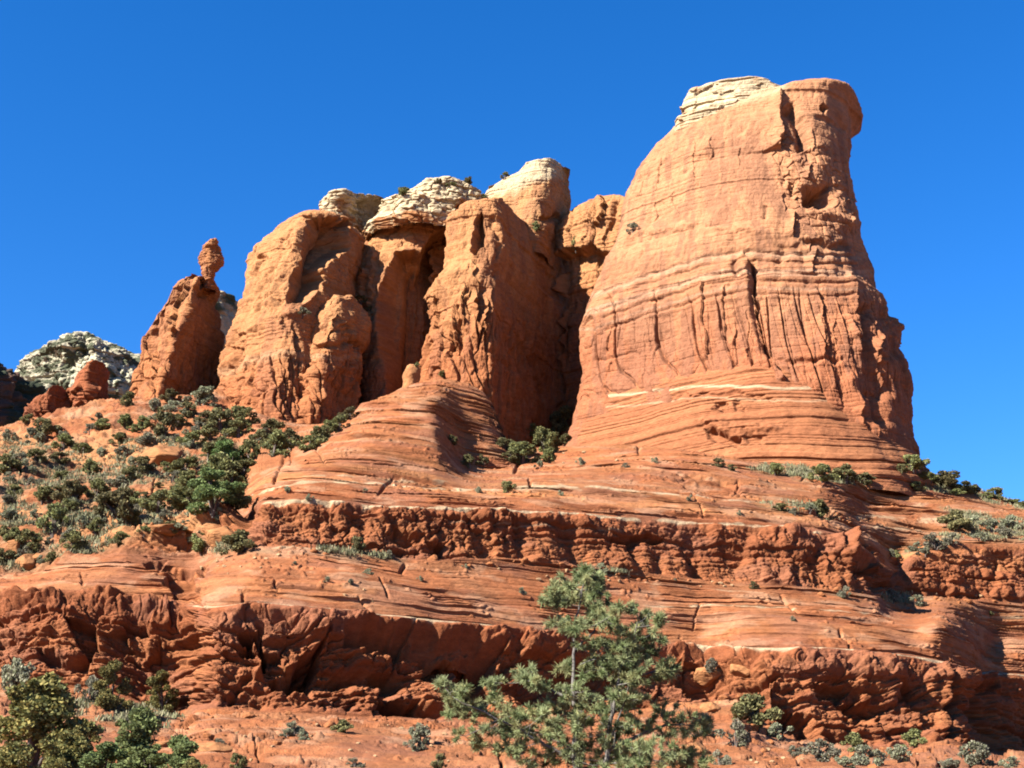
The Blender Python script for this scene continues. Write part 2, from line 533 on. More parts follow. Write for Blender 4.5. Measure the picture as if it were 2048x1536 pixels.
def build_terrain():
    cols = np.concatenate([np.linspace(-1000, -80, 60), np.arange(-68, 2120, 1.6), np.linspace(2132, 3000, 60)])
    C = len(cols)
    keys = []   # (q, V)
    one = np.ones(C)

    def fan(Y, z):
        a = (cols - 1024) / F / cp
        return np.stack([a * Y, one * Y, one * z], -1)
    keys.append((0.0, fan(6, 0)))
    keys.append((1.0, fan(60, 2.0)))
    for q, L in LINES.items():
        a = np.array(L, float)
        sg = 5.0 if q in (3, 4, 5, 6) else 7.0
        py = gsmooth(np.interp(cols, a[:, 0], a[:, 1]), sg)
        Y = gsmooth(np.interp(cols, a[:, 0], a[:, 2]), sg)
        keys.append((float(q), P(cols, py, Y)))
    keys.append((11.0, fan(800, 20)))
    keys.append((12.0, fan(2600, 0)))
    rows = {0: 8, 1: 16, 2: 140, 3: 230, 4: 65, 4.5: 65, 5: 150, 6: 70, 7: 90, 7.5: 130, 8: 90, 9: 50, 10: 20, 11: 5}
    Vs, Qs = [], []
    for i in range(len(keys) - 1):
        q0, A = keys[i]; q1, B = keys[i + 1]
        n = rows[q0]
        t = np.linspace(0, 1, n, endpoint=(i == len(keys) - 2))[:, None, None]
        te = t
        seg = A[None] * (1 - te) + B[None] * te
        if q0 in (3, 5):         # cliffs: stand steep, round over at the top
            tz = t
            ty = np.where(t < .8, t * 0.6 / .8, .6 + (t - .8) * 2.0)
            seg[..., 1] = (A[None] * (1 - ty) + B[None] * ty)[..., 1]
            seg[..., 0] = (A[None] * (1 - ty) + B[None] * ty)[..., 0]
        Vs.append(seg); Qs.append(q0 + (q1 - q0) * t[:, 0, 0])
    V = np.concatenate(Vs); q = np.concatenate(Qs)
    V = gsmooth(V, 3.0, 0)
    R = len(q)
    Qq = np.repeat(q[:, None], C, 1)
    N = gsmooth(gsmooth(grid_normals(V), 4, 0), 6, 1)
    N /= np.linalg.norm(N, axis=-1)[..., None] + 1e-9
    px, py = proj(V)
    D = np.zeros(px.shape)
    zz = V[..., 2] + V[..., 0] * 0.035
    warp = fbm(V, 18, 2) * 0.3
    act = sstep(1.5, 2.2, Qq) * sstep(10.5, 9.8, Qq)
    slope_l = sstep(500, 470, px) * sstep(4.95, 5.1, Qq)       # the bushy slope at the left
    c1 = sstep(2.95, 3.05, Qq) * sstep(4.02, 3.97, Qq)
    c2 = sstep(4.95, 5.05, Qq) * sstep(6.02, 5.97, Qq) * (1 - slope_l)
    shelf = 1 - np.clip(c1 + c2, 0, 1)
    # slickrock shelves: thin beds standing out as small risers
    lat = 0.55 + 0.45 * sstep(-.3, .4, fbm(V, 22, 2, an=(1, 1, 2.5), off=3))
    gate = sstep(-.25, .3, fbm(V, 12, 3, an=(1, 1, 2), off=13))
    H = act * shelf * (1 - .5 * slope_l) * (lay(LT_SAW, zz + warp * .35) * (.35 + .9 * gate) + lay(LT_SAW2, zz + warp * .6) * .75 * lat + lay(LT_FINE, zz + warp * .4) * .5)
    gp = sstep(-.05, .3, fbm(V, 9, 3, an=(1, 1, 3), off=14))
    gp2 = sstep(-.2, .2, fbm(V, 16, 3, an=(1, 1, 3), off=15))
    H += act * shelf * (1 - .7 * slope_l) * (lay(LT_GAP, zz + warp * .35) * gp * .42 + lay(LT_GAP2, zz + warp * .5) * gp2 * .75)
    # slabs and rubble of the nearest slope
    fg = sstep(1.9, 2.1, Qq) * sstep(3.02, 2.96, Qq)
    hx0 = V[..., 0] + V[..., 1] * .3
    b1, b2, rb = worley(hx0 / 3.4 + warp, V[..., 1] / 2.4 + warp * .7, 91, .95)
    d1, d2, rd = worley(hx0 / 1.1 + warp, V[..., 1] / .8 + warp, 92, .95)
    D += fg * sstep(-.3, .3, fbm(V, 10, 3, off=16)) * ((rb - .5) * .8 + (rd - .5) * .4 - .3 * np.exp(-((b2 - b1) / .08) ** 2))
    D += act * fbm(V, 30, 2, off=9) * 1.1
    D += act * shelf * (fbm(V, 6, 3, an=(1, 1, 2.2), off=2) * 0.16 + ridg(V, 9, 4, off=19) * .16)
    D += act * slope_l * (fbm(V, 12, 5, off=21, gain=.6) * 1.7 + (rd - .5) * .7 * sstep(-.1, .3, fbm(V, 7, 3, off=24)))
    # broken blocks on the cliffs
    hx = V[..., 0] + V[..., 1] * 0.6
    wob = fbm(V, 5, 3, off=31)
    wb2 = fbm(V, 2.2, 3, off=37)
    f1, f2, r1 = worley(hx / 5.5 + wob * .9, zz / 2.9 + wob * .5, 3, .95)
    g1, g2, r2 = worley(hx / 2.3 + wob * .6 + wb2 * .3, zz / 1.15 + wob * .4, 5, .95)
    e1, e2, r5 = worley(hx / .95 + wb2 * .5, zz / .6 + wb2 * .4, 6, .95)
    crack = np.exp(-((f2 - f1) / .07) ** 2) * (r1 > .3)
    blocks = (r1 - .5) * 2.3 + (r2 - .5) * 1.1 + (r5 - .5) * .4 - .8 * crack - .35 * np.exp(-((g2 - g1) / .12) ** 2) * (r2 > .4)
    rough = sstep(-.40, .30, fbm(V, 24, 3, off=41))
    tw = np.clip(Qq - 3, 0, 1)
    w1 = sstep(3.0, 3.12, Qq) * sstep(3.99, 3.84, Qq)
    belly = (-2.6 * np.sin(np.clip(tw * 1.08, 0, 1) * math.pi) ** 1.5 + 1.3 * np.exp(-((tw - .90) / .07) ** 2)) * (tw > 0) * (tw < 1)
    bed1 = lay(LT_MID, zz * 1.0 + wob * .8 + 50) * 1.5 + lay(LT_FINE, zz + wob * .5) * 1.2
    D += w1 * ridg(V, 17, 3, off=51, an=(1, 1, .5)) * 2.2
    D += c1 * (belly * (.3 + .9 * rough)) + w1 * (blocks * (0.22 + .85 * rough) + bed1 * (1.05 - .5 * rough) + lay(LT_GAP2, zz + wob * .5) * .9 + lay(LT_GAP, zz + wob * .3) * .4 * gp + ridg(V, 3.2, 5, off=6, gain=.6) * .42)
    k1, k2, r3 = worley(hx / 2.5 + wob * .8 + wb2 * .25, zz / 2.9 + wob * .5, 15, .95)
    m1, m2, r4 = worley(hx / 1.1 + wb2 * .5, zz / 1.2 + wob * .5, 17, .95)
    knobs = .3 * (0.6 - k1 ** 1.5) + (r3 - .5) * 1.0 + (r4 - .5) * .5 - .45 * np.exp(-((k2 - k1) / .09) ** 2) * (r3 > .35)
    t2 = np.clip(Qq - 5, 0, 1)
    w2 = sstep(5.0, 5.1, Qq) * sstep(5.98, 5.80, Qq) * (1 - slope_l)
    lip = .7 * np.exp(-((t2 - .84) / .10) ** 2)
    rgh2 = sstep(-.25, .2, fbm(V, 20, 3, off=43))
    D += w2 * ridg(V, 13, 3, off=53, an=(1, 1, .5)) * 1.5
    D += c2 * lip * (.3 + .7 * rgh2) + w2 * (knobs * (.08 + .92 * rgh2) + (lay(LT_MID, zz + wob * .7 + 20) * .9 + lay(LT_FINE, zz + wob * .4) * .9) + lay(LT_GAP2, zz + wob * .4) * .7 + lay(LT_GAP, zz + wob * .3) * .3 * gp + ridg(V, 2.6, 5, off=8, gain=.6) * .36)
    # crumbling ledge under the bushy slope
    wl = sstep(5.15, 5.3, Qq) * sstep(5.85, 5.7, Qq) * sstep(195, 225, px) * sstep(500, 480, px)
    D += wl * (1.6 + blocks * 1.1)
    # joints running down across the beds, and a cover of grit
    jr = random.Random(33)
    J = np.zeros(px.shape)
    for _ in range(46):
        x_ = jr.uniform(0, 2040); y_ = jr.choice((jr.uniform(1110, 1190), jr.uniform(1130, 1270), jr.uniform(880, 985), jr.uniform(1450, 1530)))
        l_ = jr.uniform(20, 70); a_ = jr.uniform(-.9, .9)
        stroke(J, px, py, [(x_, y_), (x_ + a_ * l_ * .5 + jr.uniform(-5, 5), y_ + l_ * .5), (x_ + a_ * l_, y_ + l_)], jr.uniform(1.6, 3.2), jr.uniform(.4, 1.0), 'groove', .2)
    D += J * shelf * act
    q1, q2, rq = worley(V[..., 0] / .8 + wob, V[..., 1] / 1.1 + wob, 95, .95)
    D += act * shelf * sstep(.0, .35, fbm(V, 8, 3, off=96)) * (rq > .7) * .28 * (1 - (q1 / .5) ** 2).clip(0, 1)
    # named caves and clefts of the lower cliff
    pxw, pyw = px + wob * 12 + wb2 * 6, py + fbm(V, 4, 3, off=38) * 14
    Ds = np.zeros(px.shape)
    for pts, w, a, k in CLIFF_STROKES:
        stroke(Ds, pxw, pyw, pts, w, a * .7, k)
    for pts, a, s_ in CLIFF_GOUGES:
        gouge(Ds, pxw, pyw, pts, a, s_)
    for pts, a, s_ in SHELF_GOUGES:
        gouge(D, pxw, pyw, pts, a, s_)
    D += np.maximum(Ds, -6.5) * np.clip(w1 + w2 + .25 * (1 - c1 - c2), 0, 1)
    V2 = V + N * D[..., None]
    V2[..., 1] -= H * 1.15
    V2[..., 0] += H * .1
    # colour
    base = mix(mix(RED, ORANGE, .9), mix(RED, ORANGE, .15), np.clip(.5 + .5 * lay(LC_A, zz + warp), 0, 1))
    c = base * (1 + (.14 + .16 * gp) * lay(LC_B, zz * 1.0 + warp * .45) + .12 * lay(LC_C, zz))[..., None]
    c = mix(c, DARK, np.clip(-lay(LT_GAP, zz + warp * .35) * gp - lay(LT_GAP2, zz + warp * .5) * gp2, 0, 1) * shelf * act * .35)
    c = mix(c, mix(RED, DARK, .35), np.clip(c1 * .75 + c2 * .55, 0, 1) * (.6 + .4 * sstep(-.4, .4, fbm(V, 7, 3, off=50))))
    c = mix(c, mix(SOIL, LIGHT, .3), slope_l * sstep(-.1, .4, fbm(V, 7, 4, off=60)) * .8)
    c = mix(c, mix(RED, DARK, .5), slope_l * sstep(.0, .4, fbm(V, 5, 4, off=64)) * .6)
    # dusty tops and grassy soil of the upper right slope
    dust = sstep(-.1, .5, fbm(V, 10, 4, off=70)) * shelf * (1 - slope_l)
    c = mix(c, mix(SOIL, LIGHT, .3), dust * .35)
    vr = sstep(.05, .45, fbm(V, 11, 4, an=(1, 1, 2.5), off=72)) * (1 - slope_l)
    c = mix(c, np.array([.26, .105, .06]), vr * .45)
    bl = sstep(.15, .5, fbm(V, 8, 4, an=(1, 1, 3), off=74)) * shelf
    c = mix(c, np.array([.46, .26, .15]), bl * .4)
    grass = np.zeros(px.shape)
    for pts, a in GRASSY:
        xs = [p[0] for p in pts]; ys = [p[1] for p in pts]
        m = (px > min(xs) - 40) & (px < max(xs) + 40) & (py > min(ys) - 40) & (py < max(ys) + 40)
        if m.any():
            grass[m] = np.maximum(grass[m], a * sstep(12, -12, poly_sd(px[m], py[m], pts)))
    grass *= sstep(-.35, .25, fbm(V, 5, 4, off=77))
    c = mix(c, np.array([0.184, 0.160, 0.088]), grass * .85)
    # pale thin beds
    # bare rock patches on the bushy slope
    for pts in BARE:
        xs = [p[0] for p in pts]; ys = [p[1] for p in pts]
        m = (px > min(xs) - 40) & (px < max(xs) + 40) & (py > min(ys) - 40) & (py < max(ys) + 40)
        w_ = sstep(10, -10, poly_sd(px[m], py[m], pts) + fbm(V[m], 4, 3, off=81) * 14)
        c[m] = mix(c[m], mix(ORANGE, LIGHT, .55) * (1 + .12 * lay(LC_B, zz[m]))[..., None], w_ * .9)
    pn = fbm(V, 4, 3, an=(1, 1, .3), off=90)
    for L, dy, w, s_, gap in PALE:
        a = np.array(L, float)
        ly = np.interp(px, a[:, 0], a[:, 1]) + dy
        inx = sstep(a[0, 0] - 5, a[0, 0] + 10, px) * sstep(a[-1, 0] + 5, a[-1, 0] - 10, px)
        m = np.exp(-((py - ly + pn * 1.2) / (w * np.clip(.85 + 1.3 * fbm(V, 3, 2, off=97), .4, 1.7))) ** 4) * inx * sstep(gap - .15, gap + .15, pn + fbm(V, 13, 2, off=95)) * s_
        c = mix(c, mix(CREAM, ORANGE, .22), m)
    global GRASS_PTS
    gi = np.argwhere((grass > .45) & (px > -20) & (px < 2070))
    sel = gi[np.random.default_rng(3).choice(len(gi), min(6500, len(gi)), replace=False)]
    GRASS_PTS = V2[sel[:, 0], sel[:, 1]]
    return mesh_from('hillside', V2.reshape(-1, 3), grid_quads(R, C), M_SLICK, c.reshape(-1, 3))


CLIFF_STROKES = [
    ([(524, 1225), (534, 1260), (522, 1330), (526, 1352)], 16, 3.0, 'step'),
    ([(645, 1230), (655, 1270), (640, 1320), (625, 1370)], 20, 3.0, 'step'),
    ([(1048, 1285), (1058, 1305), (1076, 1345)], 20, 2.0, 'step'),
    ([(1338, 1292), (1350, 1315), (1374, 1355)], 16, 1.9, 'step'),
    ([(1368, 1298), (1378, 1325), (1388, 1358)], 11, 1.6, 'step'),
    ([(450, 1400), (480, 1360), (500, 1330)], 7, 1.6, 'groove'),
    ([(1880, 1320), (1898, 1380), (1908, 1440), (1915, 1480)], 30, 2.5, 'step'),
    ([(1890, 1330), (1906, 1390), (1914, 1470)], 9, 2.0, 'groove'),
    ([(1545, 1365), (1550, 1400), (1560, 1450)], 26, 2.2, 'step'),
    ([(1690, 1080), (1712, 1120), (1725, 1165)], 26, 2.0, 'step'),
    ([(395, 1130), (402, 1170), (400, 1205)], 20, 1.5, 'step'),
    ([(868, 1060), (876, 1090), (880, 1115)], 12, 1.6, 'step'),
    ([(1390, 1085), (1398, 1120), (1404, 1150)], 9, 1.6, 'groove'),
    ([(1260, 1060), (1268, 1100), (1272, 1130)], 10, 1.4, 'groove'),
    ([(1990, 1110), (1994, 1150), (1992, 1190)], 6, 1.4, 'groove'),
]
SHELF_GOUGES = [
    ([(285, 1122), (330, 1126), (395, 1142), (412, 1136), (404, 1156), (350, 1152), (300, 1138)], 2.4, 9),
    ([(330, 1155), (392, 1160), (396, 1206), (352, 1200)], 2.0, 10),
    ([(1330, 952), (1440, 960), (1500, 985), (1420, 985)], .9, 10),
    ([(1600, 1000), (1650, 1010), (1690, 1040), (1640, 1040)], 1.6, 10),
]
CLIFF_GOUGES = [
    ([(473, 1254), (520, 1250), (524, 1272), (490, 1275)], 3.2, 6),
    ([(519, 1222), (536, 1228), (536, 1306), (524, 1300)], 2.6, 6),
    ([(477, 1281), (514, 1280), (510, 1294), (482, 1294)], 2.2, 5),
    ([(629, 1281), (660, 1268), (658, 1322), (610, 1358), (547, 1362), (533, 1338), (578, 1318)], 5.0, 7),
    ([(706, 1244), (830, 1242), (832, 1268), (775, 1284), (712, 1284)], 5.5, 7),
    ([(846, 1268), (922, 1268), (924, 1322), (860, 1318)], 5.5, 7),
    ([(919, 1272), (1014, 1276), (1012, 1340), (940, 1338)], 5.5, 8),
    ([(948, 1338), (1006, 1336), (1004, 1400), (942, 1404)], 5.0, 8),
    ([(768, 1386), (850, 1384), (850, 1430), (776, 1428)], 4.0, 7),
    ([(1550, 1402), (1610, 1410), (1612, 1470), (1560, 1466)], 4.0, 8),
    ([(1524, 1337), (1562, 1337), (1560, 1357), (1530, 1357)], 2.4, 5),
    ([(1884, 1335), (1900, 1335), (1920, 1400), (1918, 1478), (1904, 1478), (1900, 1400)], 3.0, 6),
    ([(1948, 1362), (1985, 1362), (1996, 1440), (1960, 1440)], 2.5, 8),
    ([(1700, 1082), (1750, 1110), (1762, 1146), (1712, 1140)], 3.0, 8),
    ([(700, 1245), (760, 1240), (850, 1252), (960, 1262), (1000, 1290), (985, 1330), (900, 1312), (820, 1300), (720, 1285)], 4.6, 10),
    ([(585, 1330), (640, 1310), (655, 1330), (640, 1365), (580, 1370), (535, 1355)], 3.6, 9),
    ([(60, 1300), (150, 1320), (190, 1300), (170, 1350), (90, 1345)], 2.0, 10),
    ([(690, 1320), (800, 1330), (850, 1345), (780, 1370), (700, 1350)], 2.4, 9),
    ([(1700, 1390), (1780, 1400), (1760, 1450), (1720, 1440)], 2.4, 8),
    ([(1640, 1350), (1720, 1360), (1700, 1385), (1650, 1380)], 1.8, 8),
    ([(1800, 1360), (1850, 1370), (1840, 1400), (1810, 1395)], 1.8, 8),
    ([(130, 1240), (190, 1245), (196, 1300), (170, 1310), (150, 1270)], 3.0, 8),
    ([(480, 1255), (525, 1240), (528, 1270), (500, 1285)], 1.8, 8),
    ([(860, 1290), (950, 1300), (1000, 1330), (990, 1400), (930, 1400), (880, 1360)], 4.0, 12),
    ([(770, 1395), (860, 1390), (900, 1425), (800, 1432)], 3.2, 9),
    ([(1560, 1400), (1640, 1425), (1660, 1480), (1600, 1490), (1560, 1450)], 3.8, 10),
    ([(1480, 1352), (1560, 1338), (1560, 1352), (1510, 1362)], 1.4, 6),
    ([(855, 1080), (890, 1085), (885, 1118), (865, 1116)], 2.0, 8),
    ([(1230, 1072), (1330, 1066), (1320, 1080), (1240, 1092)], 1.4, 8),
    ([(790, 1055), (850, 1065), (845, 1085), (800, 1080)], 1.2, 8),
    ([(1690, 1125), (1760, 1160), (1790, 1180), (1740, 1186)], 2.0, 10),
    ([(1420, 955), (1540, 985), (1600, 1010), (1520, 1008)], 0.8, 8),
]
BARE = [
    [(0, 868), (50, 870), (110, 882), (120, 900), (40, 900), (0, 905)],
    [(150, 880), (210, 868), (275, 885), (280, 915), (240, 935), (170, 930), (120, 905)],
    [(280, 880), (360, 880), (362, 915), (285, 918)],
    [(300, 965), (360, 960), (370, 975), (310, 980)],
    [(150, 1050), (200, 1015), (210, 1022), (165, 1075)],
    [(210, 1035), (300, 1030), (440, 1030), (440, 1080), (215, 1085)],
    [(0, 1000), (60, 1010), (90, 1040), (30, 1050), (0, 1040)],
]
GRASSY = [
    ([(1490, 935), (1640, 930), (1780, 925), (1860, 940), (1960, 975), (2060, 1003), (2060, 1015), (1900, 985), (1780, 978), (1690, 978), (1640, 965)], 1.0),
    ([(1830, 1090), (1900, 1062), (1930, 1045), (1880, 1015), (1960, 1030), (2060, 1040), (2060, 1080), (1960, 1075), (1880, 1085), (1840, 1110), (1760, 1120)], .95),
    ([(1500, 1005), (1580, 1000), (1680, 1030), (1660, 1040), (1560, 1025)], .9),
    ([(420, 1092), (520, 1095), (720, 1098), (820, 1108), (800, 1118), (600, 1108), (430, 1112)], .8),
    ([(1150, 1130), (1260, 1140), (1240, 1152), (1160, 1148)], .6),
    ([(1640, 1180), (1760, 1188), (1850, 1200), (1840, 1212), (1680, 1196)], .8),
    ([(1440, 1450), (1560, 1440), (1640, 1500), (1800, 1510), (2060, 1520), (2060, 1545), (1440, 1545)], .0),
    ([(130, 1395), (370, 1420), (330, 1470), (100, 1440)], .7),
    ([(0, 880), (480, 870), (480, 1010), (300, 1080), (60, 1130), (0, 1140)], .55),
]
PALE = [
    (LINES[4][6:], 6, 2.3, .95, -.7),
    (LINES[6][7:15], 8, 2.3, .95, -.6),
    ([(495, 990), (560, 972), (620, 963), (700, 958), (800, 960), (1000, 972), (1200, 974), (1400, 990), (1500, 1002)], 2, 2.6, .85, -.45),
    ([(600, 955), (700, 948), (900, 955)], 0, 2.0, .6, -.1),
    ([(440, 1120), (560, 1112), (660, 1116), (760, 1122)], -10, 2.5, .6, -.3),
    ([(1100, 1190), (1300, 1205), (1500, 1215), (1700, 1228), (1800, 1235)], 0, 2.0, .8, -.3),
    ([(1250, 1160), (1400, 1175), (1550, 1190)], 0, 2.0, .5, 0),
    ([(1690, 1040), (1780, 1042), (1900, 1045)], -2, 4.0, .6, -.3),
    ([(1700, 1062), (1850, 1066)], -4, 2.2, .6, -.1),
    ([(1950, 1232), (2060, 1238)], 0, 2.0, .7, -.4),
    ([(1660, 1002), (1850, 1010)], 0, 2.0, .4, -.1),
    ([(900, 1040), (1100, 1052), (1250, 1060)], 0, 2.0, .4, .0),
    ([(380, 1150), (560, 1140), (800, 1160)], 0, 2.0, .35, .1),
]

hill = tag(build_terrain(), kind='structure')

# ---------------------------------------------------------------- the tall butte at the right


def strata_disp(D, V, front, k_f=1.0, k_m=1.0, k_b=1.0, off=0.0, dip=0.02):
    z = V[..., 2] + V[..., 0] * dip + fbm(V, 30, 2, off=off) * 1.2
    lat = .5 + .5 * sstep(-.35, .35, fbm(V, 18, 2, an=(1, 1, 2), off=off + 4))
    D += (lay(LT_FINE, z + off) * k_f * 1.3 + lay(LT_MID, z + off * 1.3) * k_m) * lat + lay(LT_BIG, z + off) * k_b
    return z


def butte_disp(D, px, py, V, N, front):
    py0 = py
    px, py = px + fbm(V, 5, 3, off=61) * 7, py + fbm(V, 5, 3, off=62) * 7
    up = sstep(640, 560, py)
    z = strata_disp(D, V, front, .45, .38, .45)
    D += ridg(V, 30, 2, off=1, an=(1, 1, .5)) * .9 + ridg(V, 6, 5, off=2, an=(1, 1, .6)) * .36 + fbm(V, 5, 3, off=2) * .15
    # fluted columns of the lower wall
    low = sstep(560, 640, py) * sstep(830, 760, py)
    hx = V[..., 0] + V[..., 1] * .7
    a, b, r = worley(hx / 3.6 + fbm(V, 14, 2, off=5, an=(1, 1, .3)) * .35, V[..., 2] / 75, 21)
    D += low * ((r - .5) * 1.15 - 1.1 * np.exp(-((b - a) / .07) ** 2) * (r > .35))
    a, b, r = worley(hx / 1.5 + fbm(V, 10, 2, off=6, an=(1, 1, .4)) * .5, V[..., 2] / 26, 22)
    D += low * ((r - .5) * .35 - .25 * np.exp(-((b - a) / .10) ** 2))
    flutes(D, px, py, (1190, 1790, 580, 660), 12, 3, (.2, .5), (8, 26), (80, 190))
    flutes(D, px, py, (1230, 1560, 250, 400), 10, 8, (.2, .5), (10, 24), (40, 110))
    flutes(D, px, py, (1560, 1720, 250, 520), 22, 4, (.25, .8), (6, 16), (25, 80))
    flutes(D, px, py, (1690, 1830, 560, 860), 26, 9, (.6, 1.6), (8, 18), (50, 130), .25)
    # broken rubble face between the flat wall and the right edge
    rub = np.zeros(px.shape)
    gouge(rub, px, py, [(1545, 255), (1600, 250), (1690, 330), (1715, 470), (1640, 480), (1590, 420), (1560, 330), (1530, 300)], -1, 20)
    a, b, r = worley(hx / 2.2 + V[..., 2] * .12, V[..., 2] / 2.6, 23)
    D += rub * ((r - .5) * .6 - .3 * np.exp(-((b - a) / .12) ** 2))
    # cleft between the flat wall and the head
    stroke(D, px, py, [(1564, 178), (1562, 215), (1560, 250), (1566, 300)], 46, 2.2, 'step', .05)
    stroke(D, px, py, [(1572, 205), (1590, 240), (1604, 275), (1612, 300)], 11, 3.4, 'groove', .1)
    gouge(D, px, py, [(1640, 210), (1650, 206), (1660, 216), (1650, 226), (1642, 222)], 2.4, 8)
    stroke(D, px, py, [(1620, 232), (1660, 245), (1700, 262)], 7, .8, 'groove')
    stroke(D, px, py, [(1604, 395), (1630, 388), (1662, 392)], 14, 4.0, 'groove', .1)
    gouge(D, px, py, [(1605, 392), (1650, 380), (1668, 398), (1660, 414), (1620, 412)], 3.0, 10)
    gouge(D, px, py, [(1582, 362), (1592, 360), (1592, 385), (1584, 386)], 1.4, 9)
    stroke(D, px, py, [(1535, 412), (1528, 440)], 6, .7, 'groove')
    stroke(D, px, py, [(1610, 420), (1670, 432), (1705, 462)], 12, 1.2, 'ridge')
    stroke(D, px, py, [(1590, 410), (1588, 450), (1586, 480)], 14, 1.2, 'step')
    stroke(D, px, py, [(1605, 482), (1650, 488), (1706, 494)], 7, 1.6, 'groove')
    # ledge under the smooth upper wall
    stroke(D, px, py, [(1230, 470), (1300, 462), (1370, 448), (1450, 455), (1560, 470)], 9, 0.9, 'ridge')
    stroke(D, px, py, [(1370, 452), (1440, 450), (1480, 462)], 6, .8, 'groove')
    for y in (505, 522, 543, 560, 585):
        stroke(D, px, py0 + (py - py0) * .25, [(1200, y + 80), (1290, y + 45), (1400, y + 12), (1500, y), (1600, y + 4), (1720, y + 6)], 3.2, .45, 'groove', .03)
    # the long crack and the column beside it
    stroke(D, px, py, [(1484, 500), (1500, 540), (1508, 600), (1515, 660), (1540, 720), (1575, 770)], 34, 2.3, 'step', .06)
    stroke(D, px, py, [(1500, 520), (1506, 600), (1516, 665), (1545, 725)], 6, 2.0, 'groove', .1)
    stroke(D, px, py, [(1470, 520), (1480, 560)], 8, 1.2, 'groove')
    stroke(D, px, py, [(1402, 560), (1405, 620), (1410, 670), (1412, 720)], 24, .9, 'step', .1)
    stroke(D, px, py, [(1447, 570), (1449, 640), (1446, 680)], 22, .8, 'step', .1)
    stroke(D, px, py, [(1640, 570), (1650, 640), (1655, 700)], 18, 1.4, 'step', .1)
    stroke(D, px, py, [(1700, 540), (1712, 600), (1722, 680)], 18, 1.8, 'step', .1)
    stroke(D, px, py, [(1738, 600), (1730, 650), (1745, 720), (1775, 800)], 14, 2.5, 'groove', .1)
    stroke(D, px, py, [(1690, 740), (1712, 800), (1738, 860), (1750, 900)], 12, 1.2, 'ridge')
    stroke(D, px, py, [(1540, 720), (1620, 726), (1700, 722)], 5, .9, 'groove')
    stroke(D, px, py, [(1180, 720), (1290, 700)], 4, .6, 'groove')
    gouge(D, px, py, [(1712, 868), (1728, 868), (1736, 884), (1722, 888)], 2.2, 7)


def butte_col(px, py, V, D):
    z = V[..., 2] + V[..., 0] * .02 + fbm(V, 30, 2) * 1.2
    k = np.clip((py - 520 + fbm(V, 20, 2, off=33) * 70) / 200, 0, 1)
    c = mix(mix(ORANGE, LIGHT, .62), mix(RED, ORANGE, .5), k)
    c = c * (1 + .07 * lay(LC_A, z) + .05 * lay(LC_B, z) + .07 * lay(LC_C, z))[..., None] * np.array([1, .98, 1.15])
    # pale thin beds across the middle
    for y, w, s_ in ((508, 7, .35), (540, 4, .5), (548, 3, .4), (575, 3, .35)):
        ly = np.interp(px, [1190, 1290, 1400, 1500, 1720], [y + 82, y + 46, y + 13, y, y + 4])
        c = mix(c, mix(CREAM, np.array([0.408, 0.224, 0.150]), .55), np.exp(-((py - ly + fbm(V, 6, 2, off=44) * 3) / w) ** 4) * s_)
    # streaks of desert varnish running down
    st = sstep(.05, .5, fbm(V, 7, 3, an=(1, 1, .12), off=55))
    c = mix(c, np.array([0.231, 0.102, 0.058]), np.maximum(st, sstep(.1, .4, fbm(V, 2.6, 3, an=(1, 1, .08), off=57))) * .55 * sstep(180, 300, py))
    # cream rim at the top left
    c = mix(c, CREAM, sstep(10, -10, py - np.interp(px, [1340, 1380, 1450, 1570], [262, 240, 212, 186])) * sstep(1580, 1560, px) * .55)
    return c


SEC_BUTTE = [(0, 0), (.12, 11), (.32, 24), (.52, 32), (.68, 34), (.82, 31), (.94, 18), (1.0, 0),
             (.96, -18), (.7, -34), (.3, -34), (.06, -16)]
butte = loft('butte', M_ROCK,
    left=[(1095, 960), (1125, 890), (1140, 850), (1155, 800), (1165, 770), (1169, 730), (1162, 680), (1164, 645), (1173, 620), (1185, 585), (1195, 555), (1205, 530),
          (1215, 500), (1228, 470), (1240, 430), (1248, 395), (1255, 365), (1275, 325), (1300, 290), (1330, 262), (1348, 247)],
    right=[(1842, 960), (1838, 915), (1835, 890), (1828, 850), (1818, 800), (1808, 760), (1795, 720), (1785, 690), (1774, 650), (1762, 612), (1748, 596), (1742, 590),
           (1732, 540), (1722, 500), (1715, 460), (1705, 420), (1698, 380), (1692, 330), (1689, 292), (1695, 272), (1703, 250), (1702, 228), (1704, 214), (1718, 205), (1723, 196), (1706, 181)],
    top=[(1348, 247), (1370, 232), (1450, 205), (1540, 186), (1562, 178), (1575, 177), (1620, 171), (1660, 168), (1690, 170), (1700, 174), (1706, 181)],
    Yl=(338, 342), Yr=(336, 342), zb=(1500, 975, 315), sec=SEC_BUTTE, nfront=8, NU=1150, NT=900,
    taper=[(0, 1.0), (.3, .86), (.6, .74), (1, .52)], rnd=.035, disp=butte_disp, colour=butte_col)
tag(butte, 'tall orange sandstone butte with a beaked top, highest rock at the right', 'butte')


def cap_disp(D, px, py, V, N, front):
    strata_disp(D, V, front, 1.6, .6, .3, 5)
    D += fbm(V, 5, 4, off=3) * .5
    a, b, r = worley(V[..., 0] / 4.5 + fbm(V, 4, 2) * .5, V[..., 2] / 1.9 + fbm(V, 6, 2, off=3) * .4, 71)
    D += (r - .5) * 1.2


def cap_col(px, py, V, D):
    z = V[..., 2] + fbm(V, 12, 2)
    c = CREAM * (1 + .10 * lay(LC_B, z) + .1 * lay(LC_A, z))[..., None]
    return mix(c, mix(ORANGE, LIGHT, .5), sstep(0, .7, fbm(V, 6, 3, off=4)) * .55)


